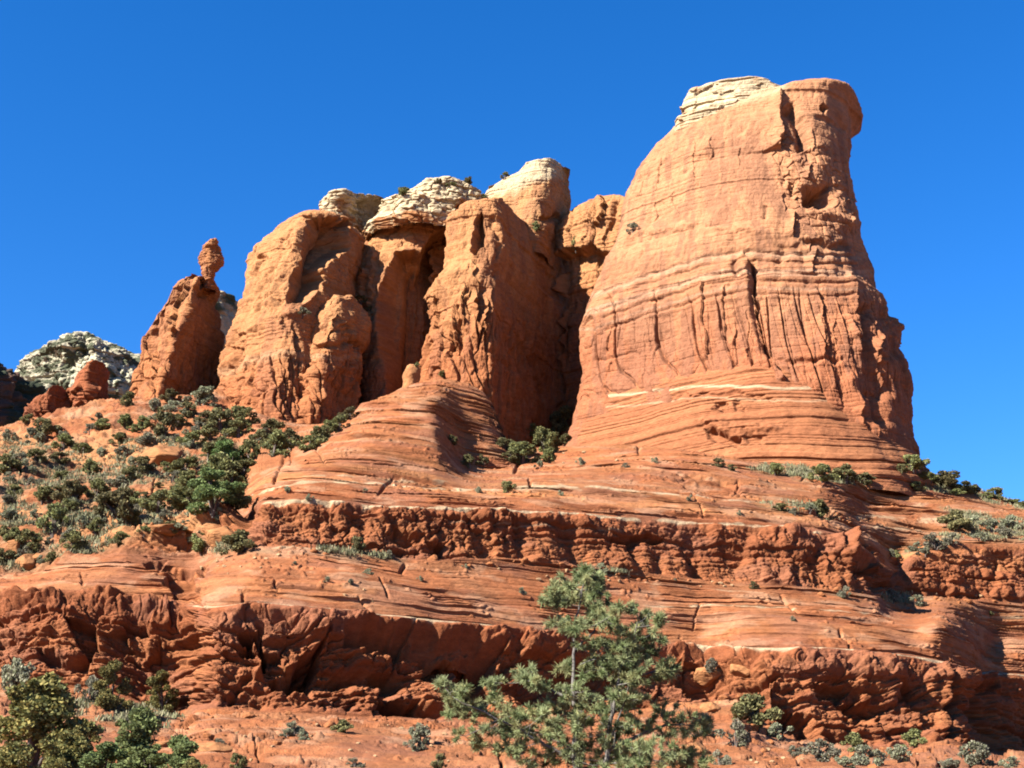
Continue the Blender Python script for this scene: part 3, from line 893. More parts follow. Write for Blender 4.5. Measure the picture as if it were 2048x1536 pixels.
SEC_ROUND = [(0, 0), (.15, 6), (.4, 9), (.7, 8), (.92, 5), (1, 0), (.9, -6), (.5, -9), (.1, -6)]
loft('caprock', M_PALE, left=[(1352, 262), (1350, 246), (1354, 236), (1366, 232), (1368, 210), (1371, 192)],
     right=[(1566, 215), (1566, 186), (1560, 178), (1548, 176), (1545, 168)],
     top=[(1371, 192), (1376, 184), (1400, 176), (1450, 163), (1490, 159), (1535, 158), (1545, 168)],
     Yl=336.5, Yr=331, zb=(1450, 262, 331), sec=[(0, 0), (.15, 3.5), (.4, 5.5), (.7, 5.5), (.92, 4), (1, 0), (.9, -6), (.5, -9), (.1, -6)], nfront=6, NU=420, NT=160, rnd=.08, disp=cap_disp, colour=cap_col, parent=butte)


def plinth_disp(D, px, py, V, N, front):
    px, py = px + fbm(V, 4, 3, off=61) * 12, py + fbm(V, 4, 3, off=62) * 10
    z = V[..., 2] + fbm(V, 40, 2, off=2) * 2.0
    lat = .5 + .5 * sstep(-.4, .3, fbm(V, 20, 2, off=8))
    D += lay(LT_MID, z * 1.0 + 31) * 1.3 * lat + lay(LT_FINE, z) * 1.25
    D += fbm(V, 18, 3, off=12) * 1.0 + fbm(V, 3, 3, an=(1, 1, 2), off=3) * .2
    gouge(D, px, py, [(1410, 868), (1440, 862), (1475, 872), (1470, 884), (1430, 884)], 2.0, 10)
    gouge(D, px, py, [(1480, 872), (1530, 870), (1525, 884), (1490, 884)], 1.2, 8)
    for x, y in ((1440, 815), (1474, 816)):
        gouge(D, px, py, [(x - 10, y - 6), (x + 10, y - 6), (x + 8, y + 5), (x - 8, y + 6)], 1.4, 8)
    stroke(D, px, py, [(1400, 862), (1415, 850), (1500, 856), (1570, 850)], 8, 1.2, 'ridge')
    stroke(D, px, py, [(1300, 806), (1400, 790), (1500, 790), (1580, 805)], 5, .9, 'groove')


def plinth_col(px, py, V, D):
    z = V[..., 2] + fbm(V, 40, 2, off=2) * 2.0
    c = mix(mix(RED, ORANGE, .35), mix(RED, ORANGE, .75), np.clip(.5 + .5 * lay(LC_A, z * 1.0), 0, 1)) * np.array([1, 1, 1.12])
    c = c * (1 + .10 * lay(LC_B, z) + .06 * lay(LC_C, z))[..., None]
    ly = np.interp(px, [1180, 1300, 1400, 1560], [800, 785, 772, 776])
    c = mix(c, CREAM, np.exp(-((py - ly + fbm(V, 6, 2) * 3) / 3.0) ** 4) * .7)
    ly = np.interp(px, [1180, 1300, 1400, 1560], [822, 806, 795, 800])
    return mix(c, CREAM, np.exp(-((py - ly + fbm(V, 6, 2) * 3) / 2.2) ** 4) * .35)


loft('base_ledge', M_SLICK, left=[(1080, 975), (1112, 915), (1130, 875), (1142, 850), (1160, 800), (1168, 788), (1176, 778)],
     right=[(1856, 990), (1846, 960), (1840, 935), (1837, 925), (1835, 918), (1833, 912), (1832, 906)],
     top=[(1176, 778), (1240, 768), (1330, 758), (1400, 752), (1480, 752), (1540, 762), (1590, 800), (1640, 858), (1700, 892), (1780, 904), (1832, 906)],
     Yl=(337, 343), Yr=(335, 338), zb=(1500, 1015, 312), sec=SEC_BUTTE, nfront=8,
     NU=900, NT=400, taper=[(0, 1.22), (.35, 1.13), (.7, 1.03), (.9, .97), (1, .86)], rnd=.05, disp=plinth_disp, colour=plinth_col, parent=butte)

# ---------------------------------------------------------------- the massif left of it


def generic_disp(fl=0, box=None, seed=1, kf=.8, km=.6, kb=.6, big=1.1, marks=None, low=None):
    def f(D, px, py, V, N, front):
        px, py = px + fbm(V, 5, 3, off=61) * 9, py + fbm(V, 5, 3, off=62) * 9
        strata_disp(D, V, front, kf, km, kb, seed * 3.1)
        D += ridg(V, 22, 3, off=seed, an=(1, 1, .5)) * big * .9 + ridg(V, 6, 5, off=seed + 2, an=(1, 1, .6)) * .55 + fbm(V, 4.5, 3, off=seed + 2) * .2
        if low is not None:
            w = sstep(low - 25, low + 25, py)
            hx = V[..., 0] + V[..., 1] * .7
            a, b, r = worley(hx / 2.8 + fbm(V, 7, 2, off=5) * .6, V[..., 2] / 16 + hx * .02, 31 + seed)
            D += w * ((r - .5) * 1.4 - .9 * np.exp(-((b - a) / .11) ** 2))
            a, b, r = worley(hx / 1.3 + fbm(V, 5, 2, off=6) * .5, V[..., 2] / 5, 41 + seed)
            D += w * (r - .5) * .5
        if fl:
            flutes(D, px, py, box, fl, seed, (.4, 1.3), (6, 18), (30, 110))
        for m in (marks or ()):
            if m[0] == 'g':
                gouge(D, px, py, m[1], m[2], m[3], m[4] if len(m) > 4 else 0)
            else:
                stroke(D, px, py, m[1], m[2], m[3], m[0], .08)
    return f


def generic_col(y0=560, span=200, hi=None, lo=None, cap=None, band=None):
    hi = mix(ORANGE, LIGHT, .45) if hi is None else hi
    lo = mix(RED, ORANGE, .4) if lo is None else lo

    def f(px, py, V, D):
        z = V[..., 2] + V[..., 0] * .02 + fbm(V, 30, 2) * 1.2
        k = np.clip((py - y0 + fbm(V, 16, 2, off=33) * 60) / span, 0, 1)
        c = mix(hi, lo, k)
        c = c * (1 + .08 * lay(LC_A, z) + .06 * lay(LC_B, z) + .06 * lay(LC_C, z))[..., None]
        st = sstep(.05, .5, fbm(V, 6, 3, an=(1, 1, .15), off=55))
        c = mix(c, np.array([0.231, 0.088, 0.048]), st * .4)
        if band is not None:
            xs, ys, w, s_ = band
            c = mix(c, mix(CREAM, ORANGE, .4), np.exp(-((py - np.interp(px, xs, ys) + fbm(V, 5, 2, off=9) * 4) / w) ** 4) * s_)
        if cap is not None:
            xs, ys = cap
            c = mix(c, CREAM, sstep(8, -8, py - np.interp(px, xs, ys) + fbm(V, 5, 2, off=9) * 10) * .9)
        return c
    return f


# west dome
dome = loft('rock_dome', M_ROCK,
    left=[(425, 820), (437, 772), (443, 723), (458, 680), (470, 645), (484, 600), (494, 555), (498, 530), (503, 505), (512, 490), (530, 477), (552, 456), (575, 440), (590, 433)],
    right=[(705, 880), (699, 834), (716, 793), (705, 731), (697, 690), (706, 640), (712, 575), (712, 530), (722, 495), (728, 480), (727, 460), (716, 440), (705, 432)],
    top=[(590, 433), (610, 425), (630, 421), (655, 424), (690, 428), (705, 432)],
    Yl=(352, 362), Yr=(352, 366), zb=(560, 905, 325), sec=[(0, 0), (.15, 11), (.35, 19), (.55, 22), (.7, 19), (.85, 10), (1, -8), (.9, -26), (.5, -34), (.1, -18)], nfront=7, NU=620, NT=560,
    taper=[(0, 1.15), (.5, .85), (1, .5)], rnd=.07, gam=[(0, 1.0), (1, .9)],
    disp=generic_disp(22, (450, 690, 640, 800), 3, low=715, marks=[
        ('g', [(622, 436), (660, 430), (702, 440), (704, 470), (696, 500), (672, 520), (640, 530), (612, 515), (606, 490), (614, 460)], 11.0, 6, 25),
        ('g', [(598, 520), (630, 512), (652, 530), (660, 552), (640, 580), (606, 604), (576, 606), (572, 588), (584, 548)], 11.0, 6, 25),
        ('groove', [(505, 500), (520, 520), (505, 555)], 7, 1.6),
        ('ridge', [(606, 440), (580, 500), (552, 560), (528, 620)], 12, 1.3), ('groove', [(585, 452), (560, 510), (535, 560), (505, 640)], 9, 1.6),
        ('ridge', [(650, 560), (612, 600), (570, 640)], 9, 1.2), ('groove', [(560, 640), (590, 660), (600, 700)], 8, 1.2),
        ('groove', [(500, 600), (540, 590), (570, 610)], 5, .8), ('groove', [(480, 660), (470, 700), (452, 750)], 8, 1.8),
        ('groove', [(610, 436), (640, 431), (690, 437)], 5, 1.2),
        ('step', [(696, 440), (704, 460), (702, 480)], 12, 1.4),
        ('groove', [(465, 690), (470, 720), (460, 770)], 8, 1.8),
    ]), colour=generic_col(600, 200, band=([440, 500, 560, 620, 700], [745, 716, 706, 716, 716], 9, .3)))
tag(dome, 'broad orange rock dome hollowed by two dark alcoves, right of the leaning spire', 'rock dome')

# small knobbed tower leaning against the dome
tower = loft('rock_buttress', M_ROCK,
    left=[(560, 880), (590, 800), (604, 740), (612, 711), (620, 680), (618, 650), (622, 625), (640, 604), (652, 598)],
    right=[(725, 880), (708, 810), (704, 760), (714, 730), (720, 690), (738, 660), (742, 625), (735, 605), (722, 596), (714, 592)],
    top=[(652, 598), (664, 596), (672, 586), (690, 590), (700, 586), (714, 592)],
    Yl=(338, 350), Yr=(341, 350), zb=(630, 905, 323), sec=[(0, 0), (.2, 7), (.42, 10), (.62, 8), (.85, 0), (1, -8), (.8, -22), (.4, -24), (.1, -12)], nfront=6, NU=420, NT=380,
    taper=[(0, 1.1), (1, .6)], rnd=.08, disp=generic_disp(16, (600, 730, 610, 780), 5, km=.8, low=705, marks=[
        ('groove', [(625, 700), (690, 690), (735, 690)], 6, 1.4), ('step', [(668, 620), (664, 660), (650, 700)], 14, 1.2),
        ('groove', [(690, 640), (700, 670), (715, 700)], 7, 1.6), ('groove', [(630, 660), (660, 665), (690, 650)], 8, 1.2)]),
    colour=generic_col(640, 130, band=([600, 740], [714, 716], 6, .35)))
tag(tower, 'knobby reddish buttress leaning on the foot of the alcove dome, shrubs on its shoulder', 'rock buttress')

# dome with the big arch
arch = loft('arch_wall', M_ROCK,
    left=[(690, 860), (696, 780), (700, 700), (708, 640), (713, 580), (716, 530), (726, 490), (728, 478), (740, 455), (750, 440)],
    right=[(960, 860), (955, 780), (950, 700), (948, 600), (945, 540), (942, 500), (938, 470), (925, 445), (912, 430)],
    top=[(750, 440), (780, 432), (831, 424), (870, 428), (900, 430), (912, 430)],
    Yl=(372, 378), Yr=(372, 380), zb=(800, 870, 350), sec=[(0, 0), (.1, 10), (.25, 16), (.45, 18), (.7, 15), (.9, 8), (1, 0), (.85, -46), (.4, -50), (.1, -26)], nfront=7, NU=560, NT=520,
    taper=[(0, 1.1), (.5, .9), (1, .6)], rnd=.07, disp=generic_disp(8, (716, 780, 480, 600), 7, kf=.4, km=.4, kb=.4, marks=[
        ('g', [(770, 900), (776, 760), (760, 690), (746, 640), (752, 600), (768, 560), (780, 520), (792, 503), (815, 500), (845, 504), (856, 480), (868, 462), (884, 460), (960, 460), (980, 900)], 14.0, 6, 40),
        ('groove', [(768, 472), (790, 450), (810, 436)], 5, 1.2), ('groove', [(800, 480), (840, 482)], 4, .6),
        ('step', [(730, 500), (735, 550), (725, 610)], 12, 1.2), ('step', [(745, 490), (752, 540), (742, 600)], 12, 1.0)]),
    colour=generic_col(560, 220, cap=([740, 790, 850, 880], [468, 448, 438, 418])))
tag(arch, 'orange cliff hollowed by a tall arch-shaped alcove, left of the central fin', 'cliff')

# central fin with the shaded right wall
fin = loft('rock_fin', M_ROCK,
    left=[(838, 840), (843, 756), (851, 694), (864, 640), (858, 600), (856, 578), (872, 563), (890, 536), (889, 500), (888, 452), (893, 440), (905, 424)],
    right=[(1172, 900), (1168, 780), (1165, 640), (1160, 590), (1150, 530), (1140, 500), (1134, 489)],
    top=[(905, 424), (918, 416), (933, 411), (960, 411), (982, 413), (1015, 428), (1048, 444), (1077, 469), (1110, 482), (1134, 489)],
    Yl=(346, 352), Yr=(402, 404), zb=(950, 860, 320), sec=[(0, 0), (.07, 9), (.18, 18), (.29, 25), (.38, 29), (.43, 28), (.52, 18), (.7, 8), (.88, 4), (1, 0), (.9, -10), (.5, -12), (.1, -14)], nfront=10, NU=820, NT=520,
    taper=[(0, 1.12), (.5, 1), (1, .84)], rnd=.05, disp=generic_disp(20, (860, 985, 560, 690), 9, kf=.5, km=.4, kb=.5, low=640, marks=[
        ('g', [(952, 440), (962, 424), (975, 450), (970, 480), (955, 512), (942, 505), (946, 470)], 5.0, 5, 10),
        ('step', [(945, 520), (955, 560), (960, 620), (972, 700)], 10, .8),
        ('groove', [(990, 430), (1000, 480), (990, 560)], 6, 1.0),
        ('ridge', [(880, 560), (862, 580), (862, 600)], 14, .8)]),
    colour=generic_col(520, 200))
tag(fin, 'central orange rock fin with lit front and deeply shaded right wall', 'rock fin')

# ridge closing the canyon
saddle = loft('ridge', M_ROCK,
    left=[(1090, 860), (1095, 700), (1100, 600), (1105, 520), (1110, 470), (1130, 430), (1140, 420)],
    right=[(1330, 860), (1330, 700), (1320, 560), (1310, 450), (1300, 410), (1290, 396)],
    top=[(1140, 420), (1160, 408), (1180, 400), (1205, 391), (1225, 390), (1250, 396), (1290, 396)],
    Yl=(384, 388), Yr=(374, 380), zb=(1200, 870, 368), sec=[(0, 0), (.2, 5), (.5, 8), (.8, 8), (1, 0), (.8, -14), (.4, -16), (.1, -8)], nfront=5, NU=400, NT=420,
    rnd=.06, disp=generic_disp(8, (1130, 1250, 400, 480), 11, kf=1.2, km=1.1, marks=[
        ('step', [(1212, 395), (1205, 430), (1195, 455)], 18, 2.0), ('groove', [(1232, 400), (1222, 430), (1215, 460)], 6, 1.4),
        ('g', [(1130, 500), (1190, 490), (1230, 520), (1260, 860), (1080, 860), (1100, 520)], 5, 14)]),
    colour=generic_col(520, 150))
tag(saddle, 'low orange ridge joining the butte to the pale leaning block', 'ridge')

# pale leaning block
pale = loft('rock_block', M_ROCK,
    left=[(945, 480), (962, 420), (970, 402), (974, 390), (978, 380)],
    right=[(1120, 500), (1124, 470), (1126, 446), (1135, 415), (1142, 374), (1141, 345), (1139, 331)],
    top=[(978, 380), (990, 372), (1003, 364), (1030, 352), (1044, 343), (1052, 333), (1081, 329), (1110, 328), (1130, 326), (1139, 331)],
    Yl=(388, 390), Yr=(390, 393), zb=(1040, 520, 380), sec=[(0, 0), (.2, 6), (.45, 11), (.65, 14), (.8, 12), (.92, 4), (1, -6), (.8, -16), (.4, -18), (.1, -8)], nfront=7, NU=420, NT=300,
    taper=[(0, 1.1), (1, .85)], rnd=.03, corner=.0, disp=generic_disp(0, None, 13, kf=1.1, km=.6, kb=.3, big=.7, marks=[
        ('groove', [(985, 420), (1040, 400), (1090, 385)], 4, .5), 
        ('groove', [(1080, 430), (1100, 440), (1125, 430)], 6, 1.6)]),
    colour=generic_col(400, 120, hi=LIGHT, lo=mix(ORANGE, LIGHT, .4), cap=([970, 1000, 1050, 1090, 1140], [402, 388, 372, 362, 350])))
tag(pale, 'cream topped leaning rock block on the skyline between the fin and the butte', 'rock block')


def pale_cap(name, left, right, top, Yl, Yr, zb, sec, label, NU=320, NT=160, seed=1, red=.3, marks=()):
    def d(D, px, py, V, N, front):
        strata_disp(D, V, front, 1.7, .9, .4, seed * 2.3)
        D += fbm(V, 9, 4, off=seed, gain=.6) * 1.5
        a, b, r = worley(V[..., 0] / 3.2 + V[..., 1] * .2 + fbm(V, 4, 2) * .6, V[..., 2] / 1.6 + fbm(V, 4, 2, off=3) * .4, seed + 60)
        D += (r - .5) * 1.3 - .5 * np.exp(-((b - a) / .1) ** 2)
        for m in marks:
            stroke(D, px, py, m[1], m[2], m[3], m[0], .1) if m[0] != 'g' else gouge(D, px, py, m[1], m[2], m[3])

    def c_(px, py, V, D):
        z = V[..., 2] + fbm(V, 12, 2)
        c = CREAM * (1 + .12 * lay(LC_B, z) + .1 * lay(LC_A, z))[..., None]
        zl = np.quantile(V[..., 2], .03); zh = np.quantile(V[..., 2], .8)
        low_ = np.clip(1 - (V[..., 2] - zl) / (zh - zl), 0, 1)
        return mix(c, mix(ORANGE, LIGHT, .3), sstep(.05, .55, fbm(V, 6, 4, an=(1, 1, 2), off=seed + 4) * .6 + red * .4 + (low_ - .45) * .9))
    o = loft(name, M_PALE, left, right, top, Yl, Yr, zb, sec, 6, NU, NT, rnd=.14, disp=d, colour=c_)
    return tag(o, label, 'caprock')


pale_cap('caprock', [(636, 445), (640, 425), (645, 410), (650, 398), (656, 391)], [(765, 470), (770, 440), (778, 415), (780, 402)],
         [(656, 391), (668, 384), (690, 383), (720, 386), (750, 384), (768, 390), (780, 402)], 372, 386, (700, 470, 370),
         [(0, 0), (.15, 6), (.38, 9), (.6, 5), (.85, -4), (1, -8), (.8, -18), (.4, -18), (.08, -8)], 'pale caprock on the left dome, its right side in shade', seed=2, red=.6,
         marks=[('groove', [(690, 395), (692, 420), (690, 430)], 4, 1.0), ('g', [(712, 405), (760, 400), (770, 440), (730, 450)], 2.5, 14)])
pale_cap('caprock', [(726, 480), (738, 458), (752, 430), (758, 410), (770, 402)], [(905, 440), (898, 425), (888, 412), (882, 402)],
         [(770, 402), (790, 396), (815, 388), (850, 390), (870, 395), (882, 402)], 372, 366, (800, 470, 368),
         [(0, 0), (.15, 6), (.38, 9), (.65, 9), (.9, 5), (1, 0), (.8, -12), (.4, -14), (.08, -8)], 'cream overhanging caprock slab above the arch alcove', seed=3, red=.2)
pale_cap('caprock', [(775, 440), (785, 410), (800, 388)], [(985, 440), (978, 410), (970, 385)],
         [(800, 388), (820, 378), (840, 369), (865, 360), (885, 358), (930, 361), (950, 368), (970, 385)], 392, 392, (880, 460, 388),
         [(0, 0), (.15, 6), (.38, 9), (.65, 9), (.9, 5), (1, 0), (.8, -12), (.4, -14), (.08, -8)], 'cream caprock behind the arch wall, shrubs along its crest', seed=5, red=.25)

# balanced stone on the mound
bal = loft('boulder', M_ROCK, [(803, 800), (805, 770), (806, 745), (812, 733), (818, 730)], [(842, 800), (836, 770), (842, 750), (842, 738), (838, 731)],
           [(818, 730), (828, 728), (838, 731)], 305, 305, (822, 800, 303), [(0, 0), (.25, 1.8), (.6, 2.1), (.9, 1.2), (1, 0), (.7, -2), (.3, -2)], 5, 160, 140, rnd=.2,
           disp=lambda D, px, py, V, N, f: D.__iadd__(fbm(V, 2.5, 3) * .3), colour=generic_col(700, 200))
tag(bal, 'small upright block standing on the mound before the arch alcove', 'boulder')

# leaning spire with a balanced head
spire = loft('rock_spire', M_ROCK,
    left=[(240, 840), (267, 768), (279, 706), (286, 682), (308, 631), (335, 597), (345, 573), (362, 556), (374, 552), (388, 549)],
    right=[(440, 840), (434, 768), (437, 740), (441, 696), (444, 662), (441, 628), (432, 597), (437, 576), (433, 560), (428, 551)],
    top=[(385, 549), (396, 552), (410, 551), (420, 548), (428, 551)],
    Yl=(350, 354), Yr=(372, 362), zb=(330, 850, 340), sec=[(0, 0), (.18, 8), (.36, 15), (.5, 19), (.58, 17), (.75, 9), (1, 0), (.8, -8), (.4, -12), (.1, -8)], nfront=7, NU=460, NT=440,
    taper=[(0, 1.0), (.6, .75), (1, .4)], rnd=.05, gam=[(0, 1.25), (.4, .85), (1, .6)],
    disp=generic_disp(10, (280, 380, 590, 740), 15, kf=.4, km=.35, kb=.4, big=.7, low=725, marks=[
        ('step', [(384, 560), (360, 600), (350, 640), (340, 720)], 18, 1.4), ('groove', [(374, 558), (352, 590), (345, 620)], 5, 1.0),
        ('groove', [(404, 555), (412, 580), (405, 600)], 5, 1.4), ('groove', [(280, 725), (330, 722)], 3, .5)]),
    colour=generic_col(560, 220, hi=mix(ORANGE, LIGHT, .3), lo=mix(RED, ORANGE, .6)))
tag(spire, 'slender leaning orange spire carrying a rounded head stone', 'rock spire')
loft('head_stone', M_ROCK, [(404, 575), (403, 545), (400, 532), (398, 518), (400, 505), (406, 494), (415, 484), (420, 480)],
     [(432, 575), (428, 548), (428, 541), (440, 536), (446, 522), (443, 505), (439, 490), (437, 479)],
     [(420, 480), (426, 477), (434, 475), (437, 479)], 357, 357, (418, 580, 356), [(0, 0), (.25, 2.0), (.55, 2.6), (.85, 1.4), (1, 0), (.75, -2.4), (.3, -2.4)], 5, 180, 200, rnd=.1,
     disp=lambda D, px, py, V, N, f: D.__iadd__(ridg(V, 4, 4) * .5 + lay(LT_FINE, V[..., 2]) * 1.2 + (worley(V[..., 0] / 2.2, V[..., 2] / 2.0, 77)[2] - .5) * .7), colour=generic_col(480, 200, hi=mix(ORANGE, LIGHT, .2)), parent=spire)

# two dark red crags on the left skyline
c1_ = loft('rock_crag', M_ROCK, [(120, 860), (138, 812), (150, 760), (160, 742), (172, 733), (186, 722)], [(228, 860), (218, 800), (214, 770), (212, 740), (211, 722)],
     [(186, 722), (196, 721), (211, 722)], 345, 348, (175, 870, 338), [(0, 0), (.25, 4), (.5, 6), (.65, 5), (1, -2), (.7, -8), (.25, -7)], 5, 260, 260, rnd=.08, gam=[(0, 1), (1, .8)],
     disp=generic_disp(8, (140, 210, 740, 790), 17, big=.6, marks=[('step', [(186, 740), (184, 770), (172, 800)], 14, 1.4)]), colour=generic_col(600, 100, lo=mix(RED, DARK, .25)))
tag(c1_, 'dark red pointed crag with a notched top, left of the leaning spire', 'rock crag')
c2_ = loft('rock_crag', M_ROCK, [(20, 860), (60, 822), (78, 800), (95, 785), (105, 778)], [(160, 860), (150, 815), (142, 790), (136, 773), (130, 769)],
     [(105, 778), (120, 770), (130, 769)], 342, 346, (85, 870, 338), [(0, 0), (.25, 4), (.5, 6), (.75, 5), (1, 0), (.7, -7), (.25, -7)], 5, 240, 180, rnd=.14,
     disp=generic_disp(8, (60, 140, 780, 810), 19, big=.9), colour=generic_col(600, 100, lo=mix(RED, DARK, .35)))
tag(c2_, 'low crumbling red crag at the left end of the skyline ridge', 'rock crag')

# ---------------------------------------------------------------- distant hills


def far_hill(name, left, right, top, Yl, Yr, zb, sec, colour, amp, NU=500, NT=300, seed=1, label=None):
    def d(D, px, py, V, N, front):
        D += ridg(V, 42, 5, off=seed, gain=.55, an=(1, 1, .8)) * amp * 1.1
        z = V[..., 2] + fbm(V, 90, 2, off=seed) * 8
        D += lay(LT_MID, z * .25) * amp * .8
    o = loft(name, M_PALE, left, right, top, Yl, Yr, zb, sec, 6, NU, NT, rnd=.25, disp=d, colour=colour)
    return tag(o, label, 'hill', kind='structure')


def white_col(px, py, V, D):
    z = V[..., 2] + fbm(V, 80, 2) * 10
    c = np.array([0.42, 0.37, 0.255]) * (1 + .12 * lay(LC_A, z * .2))[..., None]
    veg = sstep(-.06, .10, fbm(V, 16, 4, gain=.65, an=(1, .5, 2.0), off=6) + .12 * lay(LC_A, z * .25 + 9))
    return mix(c, np.array([0.064, 0.071, 0.038]), veg * .92)


SEC_FAR = [(0, 0), (.2, 60), (.45, 90), (.7, 80), (.9, 40), (1, 0), (.7, -80), (.3, -80)]
far_hill('white_hill', [(-40, 840), (40, 745), (75, 722), (115, 697), (152, 682)], [(470, 840), (420, 780), (330, 720), (280, 692), (240, 682)],
         [(152, 682), (180, 674), (200, 670), (225, 680), (240, 688)], 1500, 1500, (200, 850, 1450), SEC_FAR, white_col, 10, seed=2)
far_hill('pale_cliff', [(380, 800), (395, 700), (410, 640), (430, 612)], [(560, 800), (545, 700), (530, 640), (520, 606)],
         [(430, 612), (450, 606), (470, 602), (500, 600), (520, 606)], 900, 900, (470, 810, 880), SEC_FAR,
         lambda px, py, V, D: mix(np.array([0.42, 0.32, 0.19]) * (1 + .12 * lay(LC_A, V[..., 2] * .5))[..., None], np.array([0.068, 0.075, 0.038]),
                                  sstep(626, 616, py + fbm(V, 10, 2) * 6) * sstep(-.25, .1, fbm(V, 14, 4, off=4))), 5, 260, 200, seed=3)
far_hill('shaded_hill', [(-700, 900), (-600, 700), (-450, 610), (-300, 590)], [(150, 900), (110, 790), (60, 735), (10, 695), (-60, 650)],
         [(-300, 590), (-200, 590), (-120, 615), (-60, 650)], 900, 1050, (-200, 920, 850), [(0, 0), (.2, 60), (.45, 90), (.62, 85), (.8, 20), (1, -60), (.7, -120), (.3, -90)],
         lambda px, py, V, D: mix(np.array([0.136, 0.075, 0.051]), np.array([0.038, 0.045, 0.026]), sstep(-.2, .2, fbm(V, 40, 4, off=8) + .3 * sstep(760, 720, py))), 14, seed=5)

gm = mesh_from('ground', np.array([(-9000, -9000, -1.0), (9000, -9000, -1.0), (9000, 9000, -1.0), (-9000, 9000, -1.0)], float), np.array([[0, 1, 2, 3]]), M_SLICK, np.tile(SOIL, (4, 1)))
tag(gm, kind='structure')

# ---------------------------------------------------------------- plants and loose stones
bpy.context.view_layer.update()
DG = bpy.context.evaluated_depsgraph_get()


def hit(px, py):
    """where the line of sight through a photo pixel meets the rock, stepping down until it does"""
    for k in range(14):
        d = P(px, py + 2.0 * k, 100.0) - CAM
        ok, loc, nor, idx, ob, mt = S.ray_cast(DG, Vector(CAM), Vector(d).normalized())
        if ok and loc.y < 700:
            return np.array(loc)
    return None


def leaf_material(name, rough=.8, trans=.25):
    m = bpy.data.materials.new(name); m.use_nodes = True
    n, l = m.node_tree.nodes, m.node_tree.links
    b = n['Principled BSDF']; b.inputs['Roughness'].default_value = rough; b.inputs['Specular IOR Level'].default_value = .2
    at = n.new('ShaderNodeAttribute'); at.attribute_name = 'Col'
    oi = n.new('ShaderNodeObjectInfo')
    h = n.new('ShaderNodeHueSaturation')
    mr = n.new('ShaderNodeMapRange'); mr.inputs['To Min'].default_value = .47; mr.inputs['To Max'].default_value = .525
    mv = n.new('ShaderNodeMapRange'); mv.inputs['To Min'].default_value = .75; mv.inputs['To Max'].default_value = 1.25
    l.new(oi.outputs['Random'], mr.inputs[0]); l.new(oi.outputs['Random'], mv.inputs[0])
    l.new(mr.outputs[0], h.inputs['Hue']); l.new(mv.outputs[0], h.inputs['Value'])
    l.new(at.outputs['Color'], h.inputs['Color']); l.new(h.outputs[0], b.inputs['Base Color'])
    t = n.new('ShaderNodeBsdfTranslucent'); l.new(h.outputs[0], t.inputs['Color'])
    mxs = n.new('ShaderNodeMixShader'); mxs.inputs[0].default_value = trans
    l.new(b.outputs[0], mxs.inputs[1]); l.new(t.outputs[0], mxs.inputs[2])
    l.new(mxs.outputs[0], n['Material Output'].inputs['Surface'])
    return m


def bark_material(name, col):
    m = bpy.data.materials.new(name); m.use_nodes = True
    n, l = m.node_tree.nodes, m.node_tree.links
    b = n['Principled BSDF']; b.inputs['Roughness'].default_value = .9
    t = n.new('ShaderNodeTexNoise'); t.inputs['Scale'].default_value = 9; t.inputs['Detail'].default_value = 5
    r = n.new('ShaderNodeValToRGB'); r.color_ramp.elements[0].position = .35; r.color_ramp.elements[1].position = .7
    r.color_ramp.elements[0].color = (*[c * .55 for c in col], 1); r.color_ramp.elements[1].color = (*col, 1)
    l.new(t.outputs['Fac'], r.inputs[0]); l.new(r.outputs[0], b.inputs['Base Color'])
    return m


M_LEAF = leaf_material('juniper_foliage')
M_NEEDLE = leaf_material('pine_needles', .7, .2)
M_BARK = bark_material('grey_bark', (.11, .095, .08))
M_BARKD = bark_material('dark_bark', (.09, .065, .05))


def leaf_cloud(centres, radii, n, size, cols, r, flat=.8, aspect=1.5):
    """n small leaf sprays scattered through a set of clumps"""
    c = np.array(centres, float); rad = np.array(radii, float)
    w = rad ** 2; w /= w.sum()
    k = r.choice(len(c), n, p=w)
    d = r.normal(size=(n, 3)); d /= np.linalg.norm(d, axis=1)[:, None]
    rr = r.uniform(.25, 1.0, n) ** .5
    p = c[k] + d * (rad[k] * rr)[:, None] * np.array([1, 1, flat])
    a = r.normal(size=(n, 3)) + d * .6 + np.array([0, 0, .5]); a /= np.linalg.norm(a, axis=1)[:, None]
    b = np.cross(a, r.normal(size=(n, 3))); b /= np.linalg.norm(b, axis=1)[:, None] + 1e-9
    s = size * r.uniform(.6, 1.4, n)
    q = np.stack([p - b * s[:, None] * .5, p + a * s[:, None] * aspect * .5 - b * s[:, None] * .1, p + b * s[:, None] * .5 + a * s[:, None] * .3 * aspect, p - a * s[:, None] * .4], 1)
    ci = r.choice(len(cols), n)
    col = np.array(cols)[ci] * r.uniform(.75, 1.3, (n, 1))
    hue = r.uniform(.85, 1.2, len(c))[k][:, None]
    col = np.repeat((col * hue)[:, None], 4, 1)
    return q.reshape(-1, 3), np.arange(n * 4).reshape(-1, 4), col.reshape(-1, 3)


def tube(pts, radii, sides=6):
    pts = np.array(pts, float); R = len(pts)
    V = []
    for i in range(R):
        t = pts[min(i + 1, R - 1)] - pts[max(i - 1, 0)]; t = t / (np.linalg.norm(t) + 1e-9)
        u = np.cross(t, [.31, .95, .1]); u /= np.linalg.norm(u) + 1e-9; w = np.cross(t, u)
        a = np.linspace(0, 2 * math.pi, sides, endpoint=False)
        V.append(pts[i] + radii[i] * (np.cos(a)[:, None] * u + np.sin(a)[:, None] * w))
    return np.concatenate(V), grid_quads(R, sides, True)


def join_tubes(tubes):
    Vs, Qs, o = [], [], 0
    for V, Q in tubes:
        Vs.append(V); Qs.append(Q + o); o += len(V)
    return np.concatenate(Vs), np.concatenate(Qs)


